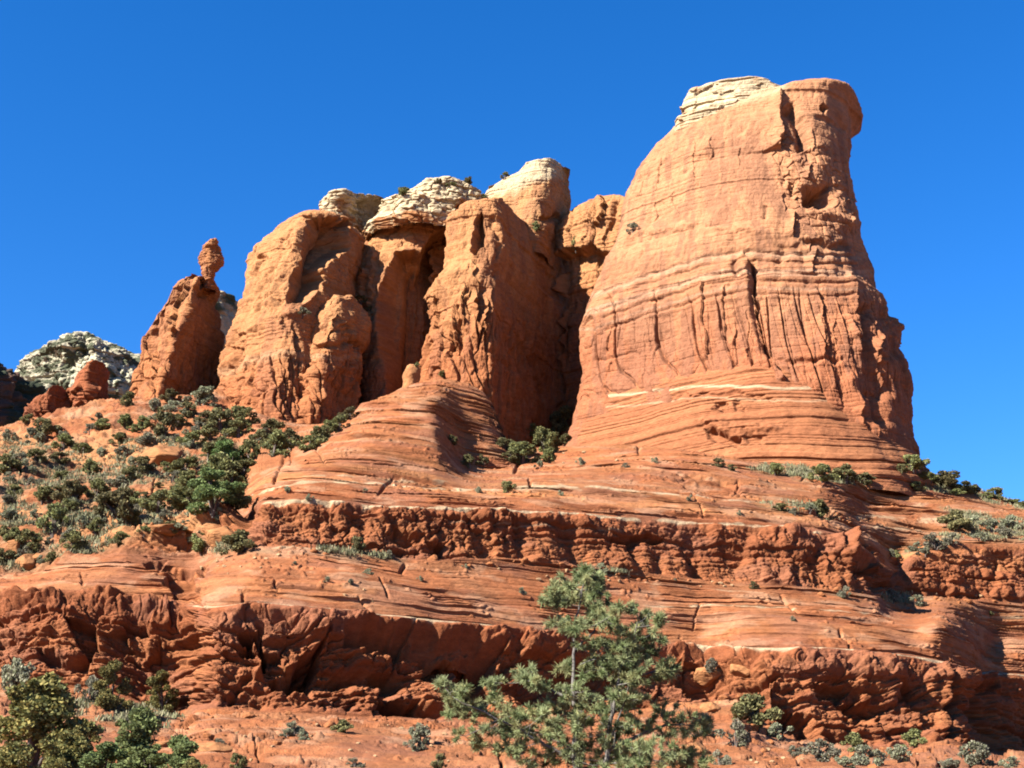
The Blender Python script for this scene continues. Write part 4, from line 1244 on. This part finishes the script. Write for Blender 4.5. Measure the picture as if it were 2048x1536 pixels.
def shrub_meshes(kind, seed):
    """unit-width shrub (about 1 m across) standing on z=0: crown and stems"""
    r = np.random.default_rng(seed)
    cs, rs, stems = [], [], []
    if kind == 'juniper':
        n, h, cols, size, nl = 20, .85, [(.165, .16, .06), (.21, .195, .075), (.125, .13, .055), (.26, .23, .085)], .05, 3200
    elif kind == 'tree':
        n, h, cols, size, nl = 26, 1.15, [(.17, .165, .05), (.24, .21, .062), (.125, .135, .046), (.30, .245, .07)], .034, 9000
    elif kind == 'green':
        n, h, cols, size, nl = 22, 1.2, [(.145, .19, .06), (.195, .24, .08), (.105, .145, .048)], .034, 8000
    else:
        n, h, cols, size, nl = 14, .6, [(.25, .235, .15), (.30, .275, .18), (.19, .19, .12), (.22, .225, .12)], .045, 2000
    for i in range(n):
        a = r.uniform(0, 2 * math.pi); t = r.uniform(0, 1)
        z = h * ((.06 if kind in ('juniper', 'sage') else .05) + .78 * t)
        m = .46 * math.sqrt(max(0.05, 1 - (t * .95) ** 2)) * r.uniform(.25, 1.0)
        cs.append((m * math.cos(a), m * math.sin(a), z)); rs.append(r.uniform(.07, .20) * (1.1 - .35 * t))
        if i % 2 == 0:
            stems.append(tube([(0, 0, -.15), (m * .3 * math.cos(a), m * .3 * math.sin(a), z * .5), cs[-1]], [.028, .018, .006], 5))
    V, Q, c = leaf_cloud(cs, rs, nl, size, cols, r)
    return (V, Q, c), join_tubes(stems)


SHRUBS = {}
for kd, cnt in (('juniper', 5), ('tree', 3), ('green', 2), ('sage', 4)):
    for i in range(cnt):
        SHRUBS.setdefault(kd, []).append(shrub_meshes(kd, 100 + 10 * len(kd) + i))
_built = {}
NAMES = {'juniper': 'juniper_shrub', 'tree': 'juniper_tree', 'green': 'juniper_tree', 'sage': 'sage_bush'}
CATS = {'juniper': 'shrub', 'tree': 'tree', 'green': 'tree', 'sage': 'bush'}


def plant(kind, loc, width, label, group=None, squash=1.0, r=random.Random(8)):
    width *= 1.02
    """a shrub with a crown and stems, copied from the first of its kind"""
    i = r.randrange(len(SHRUBS[kind])); key = (kind, i)
    rot = r.uniform(0, 6.28)
    if key not in _built:
        (V, Q, c), (SV, SQ) = SHRUBS[kind][i]
        root = bpy.data.objects.new(NAMES[kind], None); COL.objects.link(root)
        cr = mesh_from('crown', V, Q, M_LEAF, c, root, smooth=False)
        st = mesh_from('trunk' if kind in ('tree', 'green') else 'stems', SV, SQ, M_BARKD, None, root)
        _built[key] = (root, cr, st)
    else:
        a, b, d = _built[key]
        root = a.copy(); COL.objects.link(root)
        for ch in (b, d):
            n = ch.copy(); COL.objects.link(n); n.parent = root
    if 'group' in root: del root['group']
    root.location = loc
    root.rotation_euler = (0, 0, rot)
    root.scale = (width * r.uniform(.9, 1.25), width * r.uniform(.85, 1.1), width * squash * r.uniform(.8, 1.1))
    root.rotation_euler = (r.uniform(-.12, .12), r.uniform(-.12, .12), rot)
    return tag(root, label, CATS[kind], group)


JUN, SAG, TRE, GRN = 'juniper', 'sage', 'tree', 'green'
# (kind, photo x of the middle, photo y of the foot, width in photo pixels, height / width, label, group)
NOTABLE = [
    (SAG, 406, 808, 78, .6, 'wide grey green bush at the foot of the leaning spire', None),
    (JUN, 342, 806, 38, .9, 'dark round juniper left of the grey bush below the leaning spire', None),
    (JUN, 253, 812, 34, 1.1, 'small juniper between the notched crag and the leaning spire', None),
    (JUN, 328, 872, 50, 1.2, 'juniper standing on top of the big square orange boulder', None),
    (JUN, 485, 858, 62, .9, 'bright topped juniper nearest the foot of the alcove dome', None),
    (JUN, 543, 872, 52, .9, 'dark juniper against the reddish base of the alcove dome', None),
    (GRN, 458, 950, 92, .9, 'bushy green juniper in the thicket left of the slickrock mound', None),
    (GRN, 427, 1022, 108, .8, 'widest green juniper at the lower end of the thicket by the mound', None),
    (JUN, 485, 955, 62, .9, 'green juniper touching the left edge of the slickrock mound', None),
    (JUN, 147, 1012, 78, .8, 'dark juniper in the middle of the bushy left slope', None),
    (JUN, 232, 1038, 86, .85, 'large juniper above the broken orange ledge on the left slope', None),
    (JUN, 369, 1018, 76, .85, 'juniper just above the right cave of the broken orange ledge', None),
    (JUN, 239, 1092, 40, .8, 'yellowish shrub below the left block of the broken ledge', None),
    (JUN, 403, 1102, 66, .8, 'dark juniper below the right cave of the broken ledge', None),
    (JUN, 478, 1108, 68, .9, 'grey green juniper beside the left end of the upper knobby cliff', None),
    (JUN, 106, 1068, 56, 1.3, 'tall dark juniper below the middle of the left slope', None),
    (JUN, 62, 1105, 52, .9, 'juniper just left of the pale sandy chute on the left slope', None),
    (JUN, 1015, 986, 38, .85, 'lone round juniper on the white bed above the upper knobby cliff', None),
    (JUN, 712, 1106, 34, 1.1, 'lone shrub at the foot of the upper knobby cliff, left part', None),
    (JUN, 1090, 905, 70, .9, 'olive juniper in the mouth of the dark canyon', None),
    (JUN, 1118, 868, 56, 1.2, 'yellow green juniper against the left foot of the tall butte', None),
    (JUN, 1045, 925, 66, .8, 'broad juniper at the left of the canyon mouth', None),
    (JUN, 940, 938, 38, .9, 'small juniper below the shaded side of the mound', None),
    (JUN, 905, 888, 24, 1.0, 'tiny shrub clinging to the shaded side of the mound', None),
    (JUN, 1437, 934, 30, .8, 'left one of two shrubs at the foot of the caved ledge', None),
    (JUN, 1464, 940, 20, .8, 'right smaller one of two shrubs at the foot of the caved ledge', None),
    (JUN, 1550, 950, 34, .8, 'round shrub between the caved ledge and the butte foot hedge', None),
    (JUN, 1645, 965, 52, .75, 'left juniper of the hedge under the right end of the base ledge', None),
    (JUN, 1692, 966, 56, .75, 'middle juniper of the hedge under the right end of the base ledge', None),
    (JUN, 1728, 966, 40, .7, 'right juniper of the hedge casting a long dark shadow', None),
    (JUN, 1826, 945, 50, .75, 'juniper at the very right foot of the tall butte', None),
    (JUN, 1832, 982, 32, .8, 'small shrub on the grass below the right foot of the butte', None),
    (JUN, 1898, 980, 60, .65, 'broad juniper on the right skyline below the butte', None),
    (JUN, 1990, 998, 36, .7, 'shrub farther down the right skyline', None),
    (JUN, 1912, 1062, 54, .8, 'rounded green juniper in the grey grass above the right cliff', None),
    (JUN, 1640, 1036, 46, .8, 'juniper under the shaded end of the upper slickrock dome', None),
    (JUN, 1562, 1020, 28, .8, 'shrub left of the shaded end of the upper slickrock dome', None),
    (JUN, 1795, 1120, 20, 1.2, 'upright little shrub at the notch beside the right cliff', None),
    (SAG, 1870, 1098, 60, .6, 'grey bush on the top edge of the right cliff', None),
    (JUN, 1508, 1178, 16, 1.2, 'single small shrub under the upper knobby cliff, right of the pine', None),
    (SAG, 1430, 1342, 40, .8, 'grey bush perched on a block right of the foreground pine', None),
    (JUN, 1980, 1232, 14, 1.0, 'tiny lone shrub on the slickrock at the right edge', None),
    (JUN, 1152, 500, 30, 1.1, 'dark juniper in the saddle between the pale block and the butte', None),
    (JUN, 1010, 352, 18, .8, 'shrub on the skyline edge of the pale leaning block', None),
    (JUN, 1072, 462, 20, 1.1, 'shrub in the cleft under the pale leaning block', None),
    (JUN, 835, 735, 16, .8, 'tuft of shrub on top of the upright block', None),
    (JUN, 806, 390, 26, .8, 'shrub at the left end of the cream caprock crest', None),
    (JUN, 876, 366, 18, .8, 'small shrub on the highest point of the cream caprock', None),
    (JUN, 938, 368, 24, .7, 'shrub at the right end of the cream caprock crest', None),
    (JUN, 902, 376, 22, .7, 'shrub just below the cream caprock crest', None),
    (JUN, 966, 396, 14, .9, 'dark shrub between the cream caprock and the pale block', None),
    (JUN, 722, 606, 30, .8, 'shrub on the shoulder of the knobby red buttress', None),
    (JUN, 738, 622, 18, .8, 'little shrub at the right rim of the knobby buttress shoulder', None),
    (SAG, 605, 632, 34, .6, 'grey bush on the small ledge under the dome alcoves', None),
    (SAG, 1266, 462, 28, .8, 'grey bush on the left rim of the butte wall', None),
    (JUN, 890, 752, 28, .6, 'low shrub on top of the slickrock mound', None),
    (JUN, 690, 1466, 44, .8, 'yellow green shrub on the slope left of the foreground pine', None),
    (SAG, 590, 1468, 40, .8, 'grey bush on the slope below the lower cliff, left', None),
    (SAG, 842, 1490, 64, .7, 'grey bush left of the foreground pine', None),
    (JUN, 474, 1540, 40, .9, 'green shrub cut by the bottom edge right of the juniper thicket', None),
    (JUN, 878, 1540, 34, 1.1, 'pointed green shrub at the bottom edge left of the pine', None),
    (JUN, 1512, 1462, 90, .85, 'tall grey green shrub below the cave of the right lower cliff', None),
    (SAG, 1470, 1490, 70, .7, 'grey brush beside the tall shrub right of the pine', None),
    (JUN, 1830, 1496, 50, .8, 'round shrub at the foot of the right lower cliff', None),
    (SAG, 1640, 1520, 80, .5, 'grey brush on rubble under the right lower cliff', None),
    (SAG, 1740, 1530, 70, .6, 'grey bush at the bottom edge, right of centre', None),
    (SAG, 1960, 1528, 80, .5, 'grey brush in the lower right corner', None),
    (JUN, 1708, 1502, 44, .8, 'dull green shrub in front of the right lower cliff', None),
    (TRE, 62, 1545, 190, .88, 'large olive juniper in the lower left corner', None),
    (TRE, 150, 1560, 110, .9, 'yellow tinged juniper beside the dark gap in the lower left', None),
    (GRN, 262, 1560, 130, 1.05, 'bright green juniper, middle of the lower left thicket', None),
    (GRN, 342, 1568, 110, .95, 'rounded green juniper at the right end of the lower left thicket', None),
    (TRE, 118, 1600, 150, .85, 'olive juniper cut by the bottom edge right of the corner juniper', None),
    (GRN, 200, 1604, 130, .9, 'green juniper cut by the bottom edge in the lower left thicket', None),
    (GRN, 300, 1606, 150, .75, 'widest green juniper along the bottom edge of the thicket', None),
    (TRE, 20, 1625, 150, .8, 'juniper top at the very bottom left corner', None),
    (TRE, 380, 1575, 60, .9, 'last small juniper at the right end of the lower left thicket', None),
    (TRE, 222, 1420, 84, 1.05, 'upright juniper against the left lower cliff', None),
    (TRE, 326, 1425, 62, 1.15, 'slim juniper in the shaded corner of the lower cliff', None),
    (SAG, 32, 1400, 84, .9, 'grey bush at the left edge under the lower cliff', None),
    (JUN, 98, 1402, 52, .9, 'dark green shrub above the large olive juniper', None),
    (SAG, 176, 1402, 56, .9, 'grey bush left of the upright juniper', None),
    (SAG, 20, 1545, 90, .5, 'grey brush under the large olive juniper', None),
]
G1 = ('dark green juniper among many alike on the bushy left slope', 'junipers scattered over the bushy left slope')
MANY = [(JUN, x, y + w * .35, w * 1.15, .85) + G1 for x, y, w in (
    (55, 838, 25), (85, 858, 45), (126, 885, 40), (72, 909, 35), (120, 916, 35), (14, 930, 45), (205, 851, 30), (284, 851, 30), (355, 844, 30), (376, 820, 34),
    (444, 844, 56), (478, 858, 40), (410, 838, 38), (386, 879, 40), (287, 926, 40), (178, 937, 35), (123, 950, 28), (335, 920, 30), (369, 930, 56), (444, 896, 60),
    (437, 943, 66), (458, 971, 66), (547, 892, 56), (581, 879, 48), (639, 872, 40), (677, 848, 42), (376, 964, 46), (260, 950, 30), (31, 985, 35), (85, 991, 40),
    (191, 981, 46), (140, 1012, 32), (263, 1005, 44), (314, 1008, 52), (147, 1084, 40), (191, 1053, 38), (287, 1063, 24), (342, 1056, 32), (10, 1063, 30), (103, 1114, 24),
    (620, 885, 40), (520, 880, 40), (500, 905, 50), (415, 905, 44), (470, 1000, 50), (395, 990, 44), (350, 985, 34), (420, 865, 36), (700, 828, 30), (660, 862, 30), (10, 1110, 36), (30, 1075, 34))]
G2 = ('low juniper among others filling the mouth of the shaded canyon', 'junipers in the canyon mouth')
MANY += [(JUN, x, y, w, .8) + G2 for x, y, w in ((1010, 900, 44), (965, 930, 30), (1070, 888, 40), (1140, 830, 26), (1100, 926, 44), (1020, 922, 36), (1060, 868, 34), (1130, 890, 34))]
G3 = ('low shrub in the line of shrubs on the right skyline', 'shrubs along the right skyline')
MANY += [(JUN, x, y, w, .7) + G3 for x, y, w in ((1862, 962, 28), (1925, 986, 44), (1950, 988, 30), (1975, 998, 24), (2028, 1010, 26), (1915, 992, 26), (1805, 948, 30), (1845, 958, 26), (2046, 1016, 22))]
G4 = ('grey brush on the grassy bench above the right cliff', 'grey brush on the right bench')
MANY += [(SAG, x, y, w, .6) + G4 for x, y, w in ((1945, 1060, 50), (1985, 1062, 44), (2030, 1058, 46), (1835, 1102, 36), (1850, 1112, 30), (1905, 1090, 40), (2010, 1075, 36), (1960, 1080, 34), (1780, 1112, 24))]
G5 = ('small shrub on the sloping slickrock below the upper knobby cliff', 'small shrubs on the middle shelf')
MANY += [(SAG, x, y, w, .8) + G5 for x, y, w in ((775, 1116, 26), (735, 1148, 20), (700, 1170, 20), (655, 1164, 16), (1045, 1188, 18), (590, 1130, 14), (1200, 1144, 26), (1250, 1150, 22), (1690, 1196, 30), (1785, 1206, 36), (1830, 1210, 34), (930, 1135, 12), (840, 1160, 12), (1350, 1165, 14), (1585, 1240, 14))]
G6 = ('small shrub on the slickrock dome above the upper knobby cliff', 'small shrubs on the upper slickrock')
MANY += [(SAG, x, y, w, .8) + G6 for x, y, w in ((730, 985, 16), (620, 1000, 18), (960, 985, 16), (1120, 990, 16), (1310, 925, 16), (1620, 1022, 30), (1590, 1030, 24), (1480, 1030, 14), (1380, 1002, 18), (1250, 935, 14), (1080, 935, 26), (1160, 930, 20), (575, 985, 20))]
G7 = ('small dry bush on the slope at the bottom of the photo', 'dry bushes on the nearest slope')
MANY += [(SAG, x, y, w, .6) + G7 for x, y, w in ((575, 1472, 34), (606, 1480, 30), (710, 1534, 40), (826, 1500, 40), (440, 1490, 26), (1560, 1475, 50), (1590, 1510, 40), (1420, 1470, 40), (1690, 1535, 50), (1800, 1525, 60), (1900, 1540, 50), (2020, 1535, 50), (1440, 1530, 50))]
rr_ = random.Random(21)
G8 = ('small grey green bush among many alike on the bushy left slope', 'small bushes scattered over the left slope')
tries = 0
pts8 = []
LEFT = [(0, 860), (150, 840), (260, 810), (420, 800), (520, 860), (640, 880), (520, 930), (480, 1000), (440, 1100), (300, 1100), (90, 1130), (0, 1150)]
while len(pts8) < 95 and tries < 3000:
    tries += 1
    x, y = rr_.uniform(0, 640), rr_.uniform(805, 1150)
    if poly_sd(np.array([x]), np.array([y]), LEFT)[0] > -3: continue
    if any(math.hypot(x - a, y - b) < 20 for a, b in pts8): continue
    pts8.append((x, y))
MANY += [(SAG if rr_.random() < .78 else JUN, x, y, rr_.uniform(16, 42), .7) + G8 for x, y in pts8]

G11 = ('dark green juniper on the slope beyond the left edge of the photo', 'junipers beyond the left edge')
MANY += [(JUN if rr_.random() < .6 else SAG, rr_.uniform(-420, -15), rr_.uniform(890, 1140), rr_.uniform(24, 56), .8) + G11 for _ in range(34)]

ROCKS = [
    (322, 922, 92, .62, 0, 'big square orange boulder on the bushy left slope', None),
    (50, 1135, 44, .95, 0, 'rounded orange boulder at the left edge of the slope', None),
    (34, 1098, 36, 1.0, 1, 'pale orange boulder above the rounded one at the left edge', None),
    (72, 1118, 26, .7, 2, 'smaller orange stone right of the two boulders at the left edge', None),
    (240, 1082, 66, .7, 2, 'left block of the broken orange ledge on the left slope', None),
    (330, 1058, 60, .35, 1, 'flat slab bridging the broken orange ledge', None),
    (375, 1060, 60, .55, 3, 'middle block of the broken orange ledge beside the right cave', None),
    (445, 1078, 56, .8, 0, 'right block of the broken orange ledge, next to the upper cliff', None),
    (384, 950, 14, 1.6, 3, 'thin upright pale stone in the thicket left of the mound', None),
    (486, 972, 14, .9, 1, 'small white stone against the left edge of the mound', None),
    (1480, 1345, 46, .75, 3, 'triangular block on the ledge right of the pine', None),
    (1420, 1352, 56, .7, 0, 'squarish block left of the triangular one, right of the pine', None),
    (330, 1490, 60, .35, 1, 'pale slab on the slope beside the lower left thicket', None),
    (420, 1500, 70, .4, 2, 'tilted slab below the corner of the lower cliff', None),
    (1010, 1505, 50, .7, 3, 'orange block half hidden by the left skirt of the pine', None),
    (1390, 1505, 56, .6, 0, 'orange block right of the pine at the bottom edge', None),
    (1420, 1420, 34, .7, 2, 'small orange block right of the pine crown', None),
]
G9 = ('small pale stone lying on the slickrock among others', 'loose pale stones')
for x0, x1, y0, y1, n in ((1180, 1300, 1140, 1165, 12), (1400, 1470, 1155, 1175, 8), (0, 420, 860, 1100, 26), (980, 1200, 1125, 1160, 8), (620, 800, 1180, 1205, 4), (380, 560, 1105, 1150, 12), (1740, 2000, 1180, 1215, 8), (1500, 2040, 1500, 1530, 16), (400, 900, 1440, 1530, 18), (1120, 1320, 905, 935, 8)):
    for _ in range(n):
        ROCKS.append((rr_.uniform(x0, x1), rr_.uniform(y0, y1), rr_.uniform(4, 10), .7, rr_.randrange(4)) + G9)
G10 = ('small broken orange rock in the rubble at the foot of the cliffs', 'rubble at the foot of the cliffs')
_l3, _l5 = np.array(LINES[3], float), np.array(LINES[5], float)
for _ in range(150):
    a_ = _l3 if rr_.random() < .62 else _l5
    x_ = rr_.uniform(0 if a_ is _l3 else 520, 2040)
    ROCKS.append((x_, float(np.interp(x_, a_[:, 0], a_[:, 1])) + abs(rr_.gauss(0, 1)) * (42 if a_ is _l3 else 8) - 3, 4 + 20 * rr_.random() ** 2.2, .7, rr_.randrange(4)) + G10)
spots = [(q, hit(q[1], q[2])) for q in NOTABLE + MANY]
rspots = [(q, hit(q[0], q[1])) for q in ROCKS]
for (k, x, y, w, sq, lab, grp), loc in spots:
    if loc is None: continue
    dist = np.linalg.norm(loc - CAM)
    plant(k, loc - np.array([0, 0, .1]), w / F * dist * 1.08, lab, grp, sq / {'juniper': .95, 'tree': 1.1, 'green': 1.15, 'sage': .65}[k])


def boulder_mesh(seed):
    n = 26
    th = np.linspace(0, 2 * math.pi, n * 2, endpoint=False); ph = np.linspace(.02, math.pi - .02, n)
    d = np.stack([np.sin(ph)[:, None] * np.cos(th), np.sin(ph)[:, None] * np.sin(th), np.cos(ph)[:, None] * np.ones_like(th)], -1)
    r = np.random.default_rng(seed)
    rad = np.full(d.shape[:2], .62)
    for _ in range(11):                                    # flat broken faces
        nn = r.normal(size=3); nn /= np.linalg.norm(nn)
        c = d @ nn
        lim = r.uniform(.36, .52)
        rad = np.where(c > .05, np.minimum(rad, lim / np.maximum(c, .05)), rad)
    V = d * rad[..., None]
    V = V + d * (fbm(V * 6 + seed, 2.2, 4) * .05)[..., None]
    V[..., 2] += .28
    return V[::-1].reshape(-1, 3), grid_quads(n, n * 2, True)


_bm = {}
for (x, y, w, sq, v, lab, grp), loc in rspots:
    if loc is None: continue
    dist = np.linalg.norm(loc - CAM); sc = w / F * dist
    pale_ = grp == G9[1]; rub_ = grp == G10[1]
    key = (v, pale_, rub_)
    if key not in _bm:
        V, Q = boulder_mesh(40 + v)
        c = np.tile(mix(LIGHT, CREAM, .35) if pale_ else mix(RED, ORANGE, .6) if rub_ else mix(ORANGE, LIGHT, .25), (len(V), 1))
        c = c * (1 + .18 * fbm(V * 5, 1.0, 3))[:, None]
        o = mesh_from('stone' if pale_ else 'rubble_rock' if rub_ else 'boulder', V, Q, M_SLICK, c)
        _bm[key] = o
    else:
        o = _bm[key].copy(); COL.objects.link(o)
        if 'group' in o: del o['group']
    o.location = loc + np.array([0, sc * .1, -sc * .12]); o.scale = (sc, sc * .9, sc * sq)
    o.rotation_euler = (0, 0, rr_.uniform(-.5, .5) + (rr_.uniform(0, 6) if grp else 0))
    tag(o, lab, 'stone' if pale_ else 'rock' if rub_ else 'boulder', grp)

# dry grass on the benches
rg = np.random.default_rng(17)
gp_ = GRASS_PTS; n = len(gp_)
nb = 7
base = np.repeat(gp_, nb, 0) + rg.normal(size=(n * nb, 3)) * [.5, .5, .08]
hgt = rg.uniform(.25, .75, n * nb)[:, None]
dirn = rg.normal(size=(n * nb, 3)) * .45 + [0, 0, 1]
dirn /= np.linalg.norm(dirn, axis=1)[:, None]
wid = np.cross(dirn, rg.normal(size=(n * nb, 3))); wid /= np.linalg.norm(wid, axis=1)[:, None] + 1e-9
wid *= .09
gv = np.stack([base - wid - [0, 0, .1], base + wid - [0, 0, .1], base + dirn * hgt + wid * .5, base + dirn * hgt - wid * .5], 1).reshape(-1, 3)
gc = np.repeat(np.array([(.22, .195, .10), (.27, .235, .14), (.17, .17, .085)])[rg.integers(0, 3, n * nb)] * rg.uniform(.7, 1.3, (n * nb, 1)), 4, 0)
tag(mesh_from('grass', gv, np.arange(len(gv)).reshape(-1, 4), M_LEAF, gc, smooth=False), kind='stuff')

# ---------------------------------------------------------------- the pinyon pine in front
CLUMPS = [(1150, 1175, 50, 35, 34), (1180, 1150, 25, 20, 12), (1195, 1195, 28, 45, 22), (1115, 1195, 35, 25, 16), (1085, 1205, 14, 12, 3), (1190, 1230, 25, 25, 10), (1120, 1250, 30, 20, 8), (1155, 1260, 26, 34, 9),
          (1235, 1220, 12, 15, 5), (1264, 1215, 14, 12, 6), (1215, 1245, 22, 18, 8), (1280, 1245, 18, 20, 7), (1298, 1226, 8, 8, 3), (1325, 1240, 14, 16, 6), (1250, 1272, 40, 28, 14), (1310, 1280, 25, 20, 8),
          (1200, 1305, 45, 30, 26), (1260, 1310, 45, 38, 30), (1180, 1340, 38, 30, 16), (1305, 1302, 14, 14, 5), (1240, 1345, 45, 25, 18), (1340, 1335, 24, 22, 11), (1320, 1354, 20, 12, 4), (1270, 1358, 30, 18, 8), (1125, 1330, 18, 25, 6),
          (884, 1365, 12, 10, 4), (905, 1382, 25, 16, 9), (930, 1376, 15, 15, 6), (985, 1365, 22, 16, 9), (900, 1412, 24, 22, 10), (940, 1420, 30, 25, 10), (988, 1400, 20, 15, 5), (1040, 1346, 16, 10, 4), (1060, 1360, 25, 14, 8), (1086, 1372, 25, 14, 8), (1064, 1334, 8, 8, 3),
          (1000, 1440, 60, 30, 24), (1060, 1450, 60, 40, 34), (1130, 1430, 60, 40, 32), (1200, 1440, 60, 48, 34), (1270, 1430, 50, 48, 26), (1330, 1440, 40, 40, 16), (1385, 1452, 40, 28, 14), (1100, 1500, 80, 40, 42), (1200, 1512, 80, 40, 38), (1300, 1512, 70, 40, 36), (1375, 1524, 50, 30, 24),
          (930, 1472, 30, 18, 6), (960, 1492, 20, 12, 5), (1012, 1490, 40, 20, 10), (1150, 1384, 45, 22, 10), (1240, 1390, 45, 24, 12), (1412, 1440, 20, 14, 5), (1200, 1580, 150, 40, 40), (1090, 1575, 90, 30, 20)]


def build_pine():
    r = np.random.default_rng(77)
    Y0 = 30.0

    def at(px, py, dy=0.0):
        return P(px, py, Y0 + dy)
    root = bpy.data.objects.new('pinyon_pine', None); COL.objects.link(root)
    base = at(1185, 1716)
    root.location = base
    stems = [([(1185, 1722), (1182, 1650), (1170, 1580), (1150, 1520), (1150, 1450), (1146, 1380), (1148, 1310), (1150, 1260), (1160, 1200), (1172, 1155)], [.12, .10, .085, .065, .052, .042, .034, .026, .016, .008], 0),
             ([(1182, 1650), (1205, 1570), (1216, 1500), (1222, 1440), (1232, 1390), (1240, 1340), (1262, 1290), (1275, 1245)], [.09, .075, .06, .045, .034, .025, .016, .008], -.3),
             ([(1150, 1520), (1090, 1490), (1030, 1455), (970, 1425), (915, 1400)], [.045, .036, .028, .02, .008], -.5),
             ([(1216, 1500), (1280, 1470), (1330, 1450), (1390, 1450)], [.045, .034, .024, .01], .4),
             ([(1148, 1400), (1110, 1385), (1060, 1362)], [.04, .028, .01], .2),
             ([(1240, 1340), (1290, 1350), (1338, 1335)], [.03, .02, .008], .2),
             ([(1150, 1300), (1190, 1262), (1204, 1215)], [.03, .02, .008], .4),
             ([(1262, 1290), (1300, 1270), (1325, 1242)], [.02, .014, .007], .3)]
    tubes, nodes, nrad = [], [], []
    for pts, rad, dy in stems:
        p = np.array([at(x, y, dy * i / (len(pts) - 1)) for i, (x, y) in enumerate(pts)])
        t = np.linspace(0, len(p) - 1, (len(p) - 1) * 5 + 1)
        q = np.stack([np.interp(t, np.arange(len(p)), p[:, k]) for k in range(3)], -1)
        q[1:-1] += r.normal(size=(len(q) - 2, 3)) * .012
        rd = np.interp(t, np.arange(len(p)), rad)
        tubes.append(tube(q - base, rd, 8))
        nodes += list(q); nrad += list(rd)
    tips = []
    for cx, cy, rx, ry, n in CLUMPS:
        dy = r.normal() * .45 - .12
        c = at(cx, cy, dy)
        N_ = np.array(nodes)
        dd = np.linalg.norm(N_ - c, axis=1) + 1.2 * np.maximum(0, N_[:, 2] - c[2] + .05)
        i = int(np.argmin(dd)); a = N_[i]
        mid = (a + c) / 2 + np.array([0, 0, -.08 * np.linalg.norm(c - a)]) + r.normal(size=3) * .04
        t = np.linspace(0, 1, 7)[:, None]
        br = (1 - t) ** 2 * a + 2 * t * (1 - t) * mid + t ** 2 * c
        r0 = min(nrad[i] * .7, .012 + .018 * np.linalg.norm(c - a))
        tubes.append(tube(br - base, np.linspace(r0, .006, 7), 5))
        loc = list(br[2:]); lr = [.008] * len(loc)
        nodes += list(br[3:]); nrad += list(np.linspace(r0, .006, 7)[3:])
        for _ in range(int(n * 1.5)):
            ang = r.uniform(0, 2 * math.pi); m = math.sqrt(r.uniform(0, 1))
            tip = at(cx + rx * m * math.cos(ang), cy + ry * m * math.sin(ang), dy + r.normal() * (.12 + rx * .006))
            L = np.array(loc)
            j = int(np.argmin(np.linalg.norm(L - tip, axis=1) + .6 * np.maximum(0, L[:, 2] - tip[2])))
            s_ = L[j]; md = (s_ + tip) / 2 + np.array([0, 0, -.03])
            tubes.append(tube(np.array([s_, md, tip]) - base, [.007, .005, .004], 4))
            loc.append(md); tips.append((tip, tip - s_))
    # a few bare grey snags
    for a, b in (((1225, 1440), (1228, 1372)), ((1218, 1350), (1196, 1330)), ((1224, 1470), (1262, 1350)), ((1228, 1500), (1246, 1450)), ((1160, 1330), (1192, 1318))):
        p0, p1 = at(*a, -.35), at(*b, -.5)
        m = (p0 + p1) / 2 + r.normal(size=3) * .05
        tubes.append(tube(np.array([p0, m, p1]) - base, [.02, .014, .004], 5))
    V, Q = join_tubes(tubes)
    mesh_from('trunk', V, Q, M_BARK, None, root)
    # needle puffs
    K = 130
    T = np.array([t[0] for t in tips]) - base; Dv = np.array([t[1] for t in tips])
    Dv /= np.linalg.norm(Dv, axis=1)[:, None] + 1e-6
    n = len(T)
    d = r.normal(size=(n, K, 3)) + Dv[:, None] * .9 + np.array([0, 0, .25]); d /= np.linalg.norm(d, axis=-1)[..., None]
    size = r.uniform(.6, 1.35, (n, 1, 1))
    st = T[:, None] - Dv[:, None] * r.uniform(0, .14, (n, K, 1)) * size
    ln = r.uniform(.05, .15, (n, K, 1)) * size
    w = np.cross(d, r.normal(size=(n, K, 3))); w /= np.linalg.norm(w, axis=-1)[..., None] + 1e-9
    w *= .0072
    nv = np.stack([st - w, st + w, st + d * ln + w * .4, st + d * ln - w * .4], 2).reshape(-1, 3)
    tint = np.array([(.25, .30, .125), (.31, .355, .16), (.18, .235, .09), (.33, .34, .14)])[r.integers(0, 4, n)] * r.uniform(.8, 1.25, (n, 1))
    nc = np.repeat(tint, K * 4, 0)
    mesh_from('crown', nv, np.arange(len(nv)).reshape(-1, 4), M_NEEDLE, nc, root, smooth=False)
    return tag(root, 'tall pinyon pine with grey green needle tufts standing nearest the camera', 'tree')


build_pine()
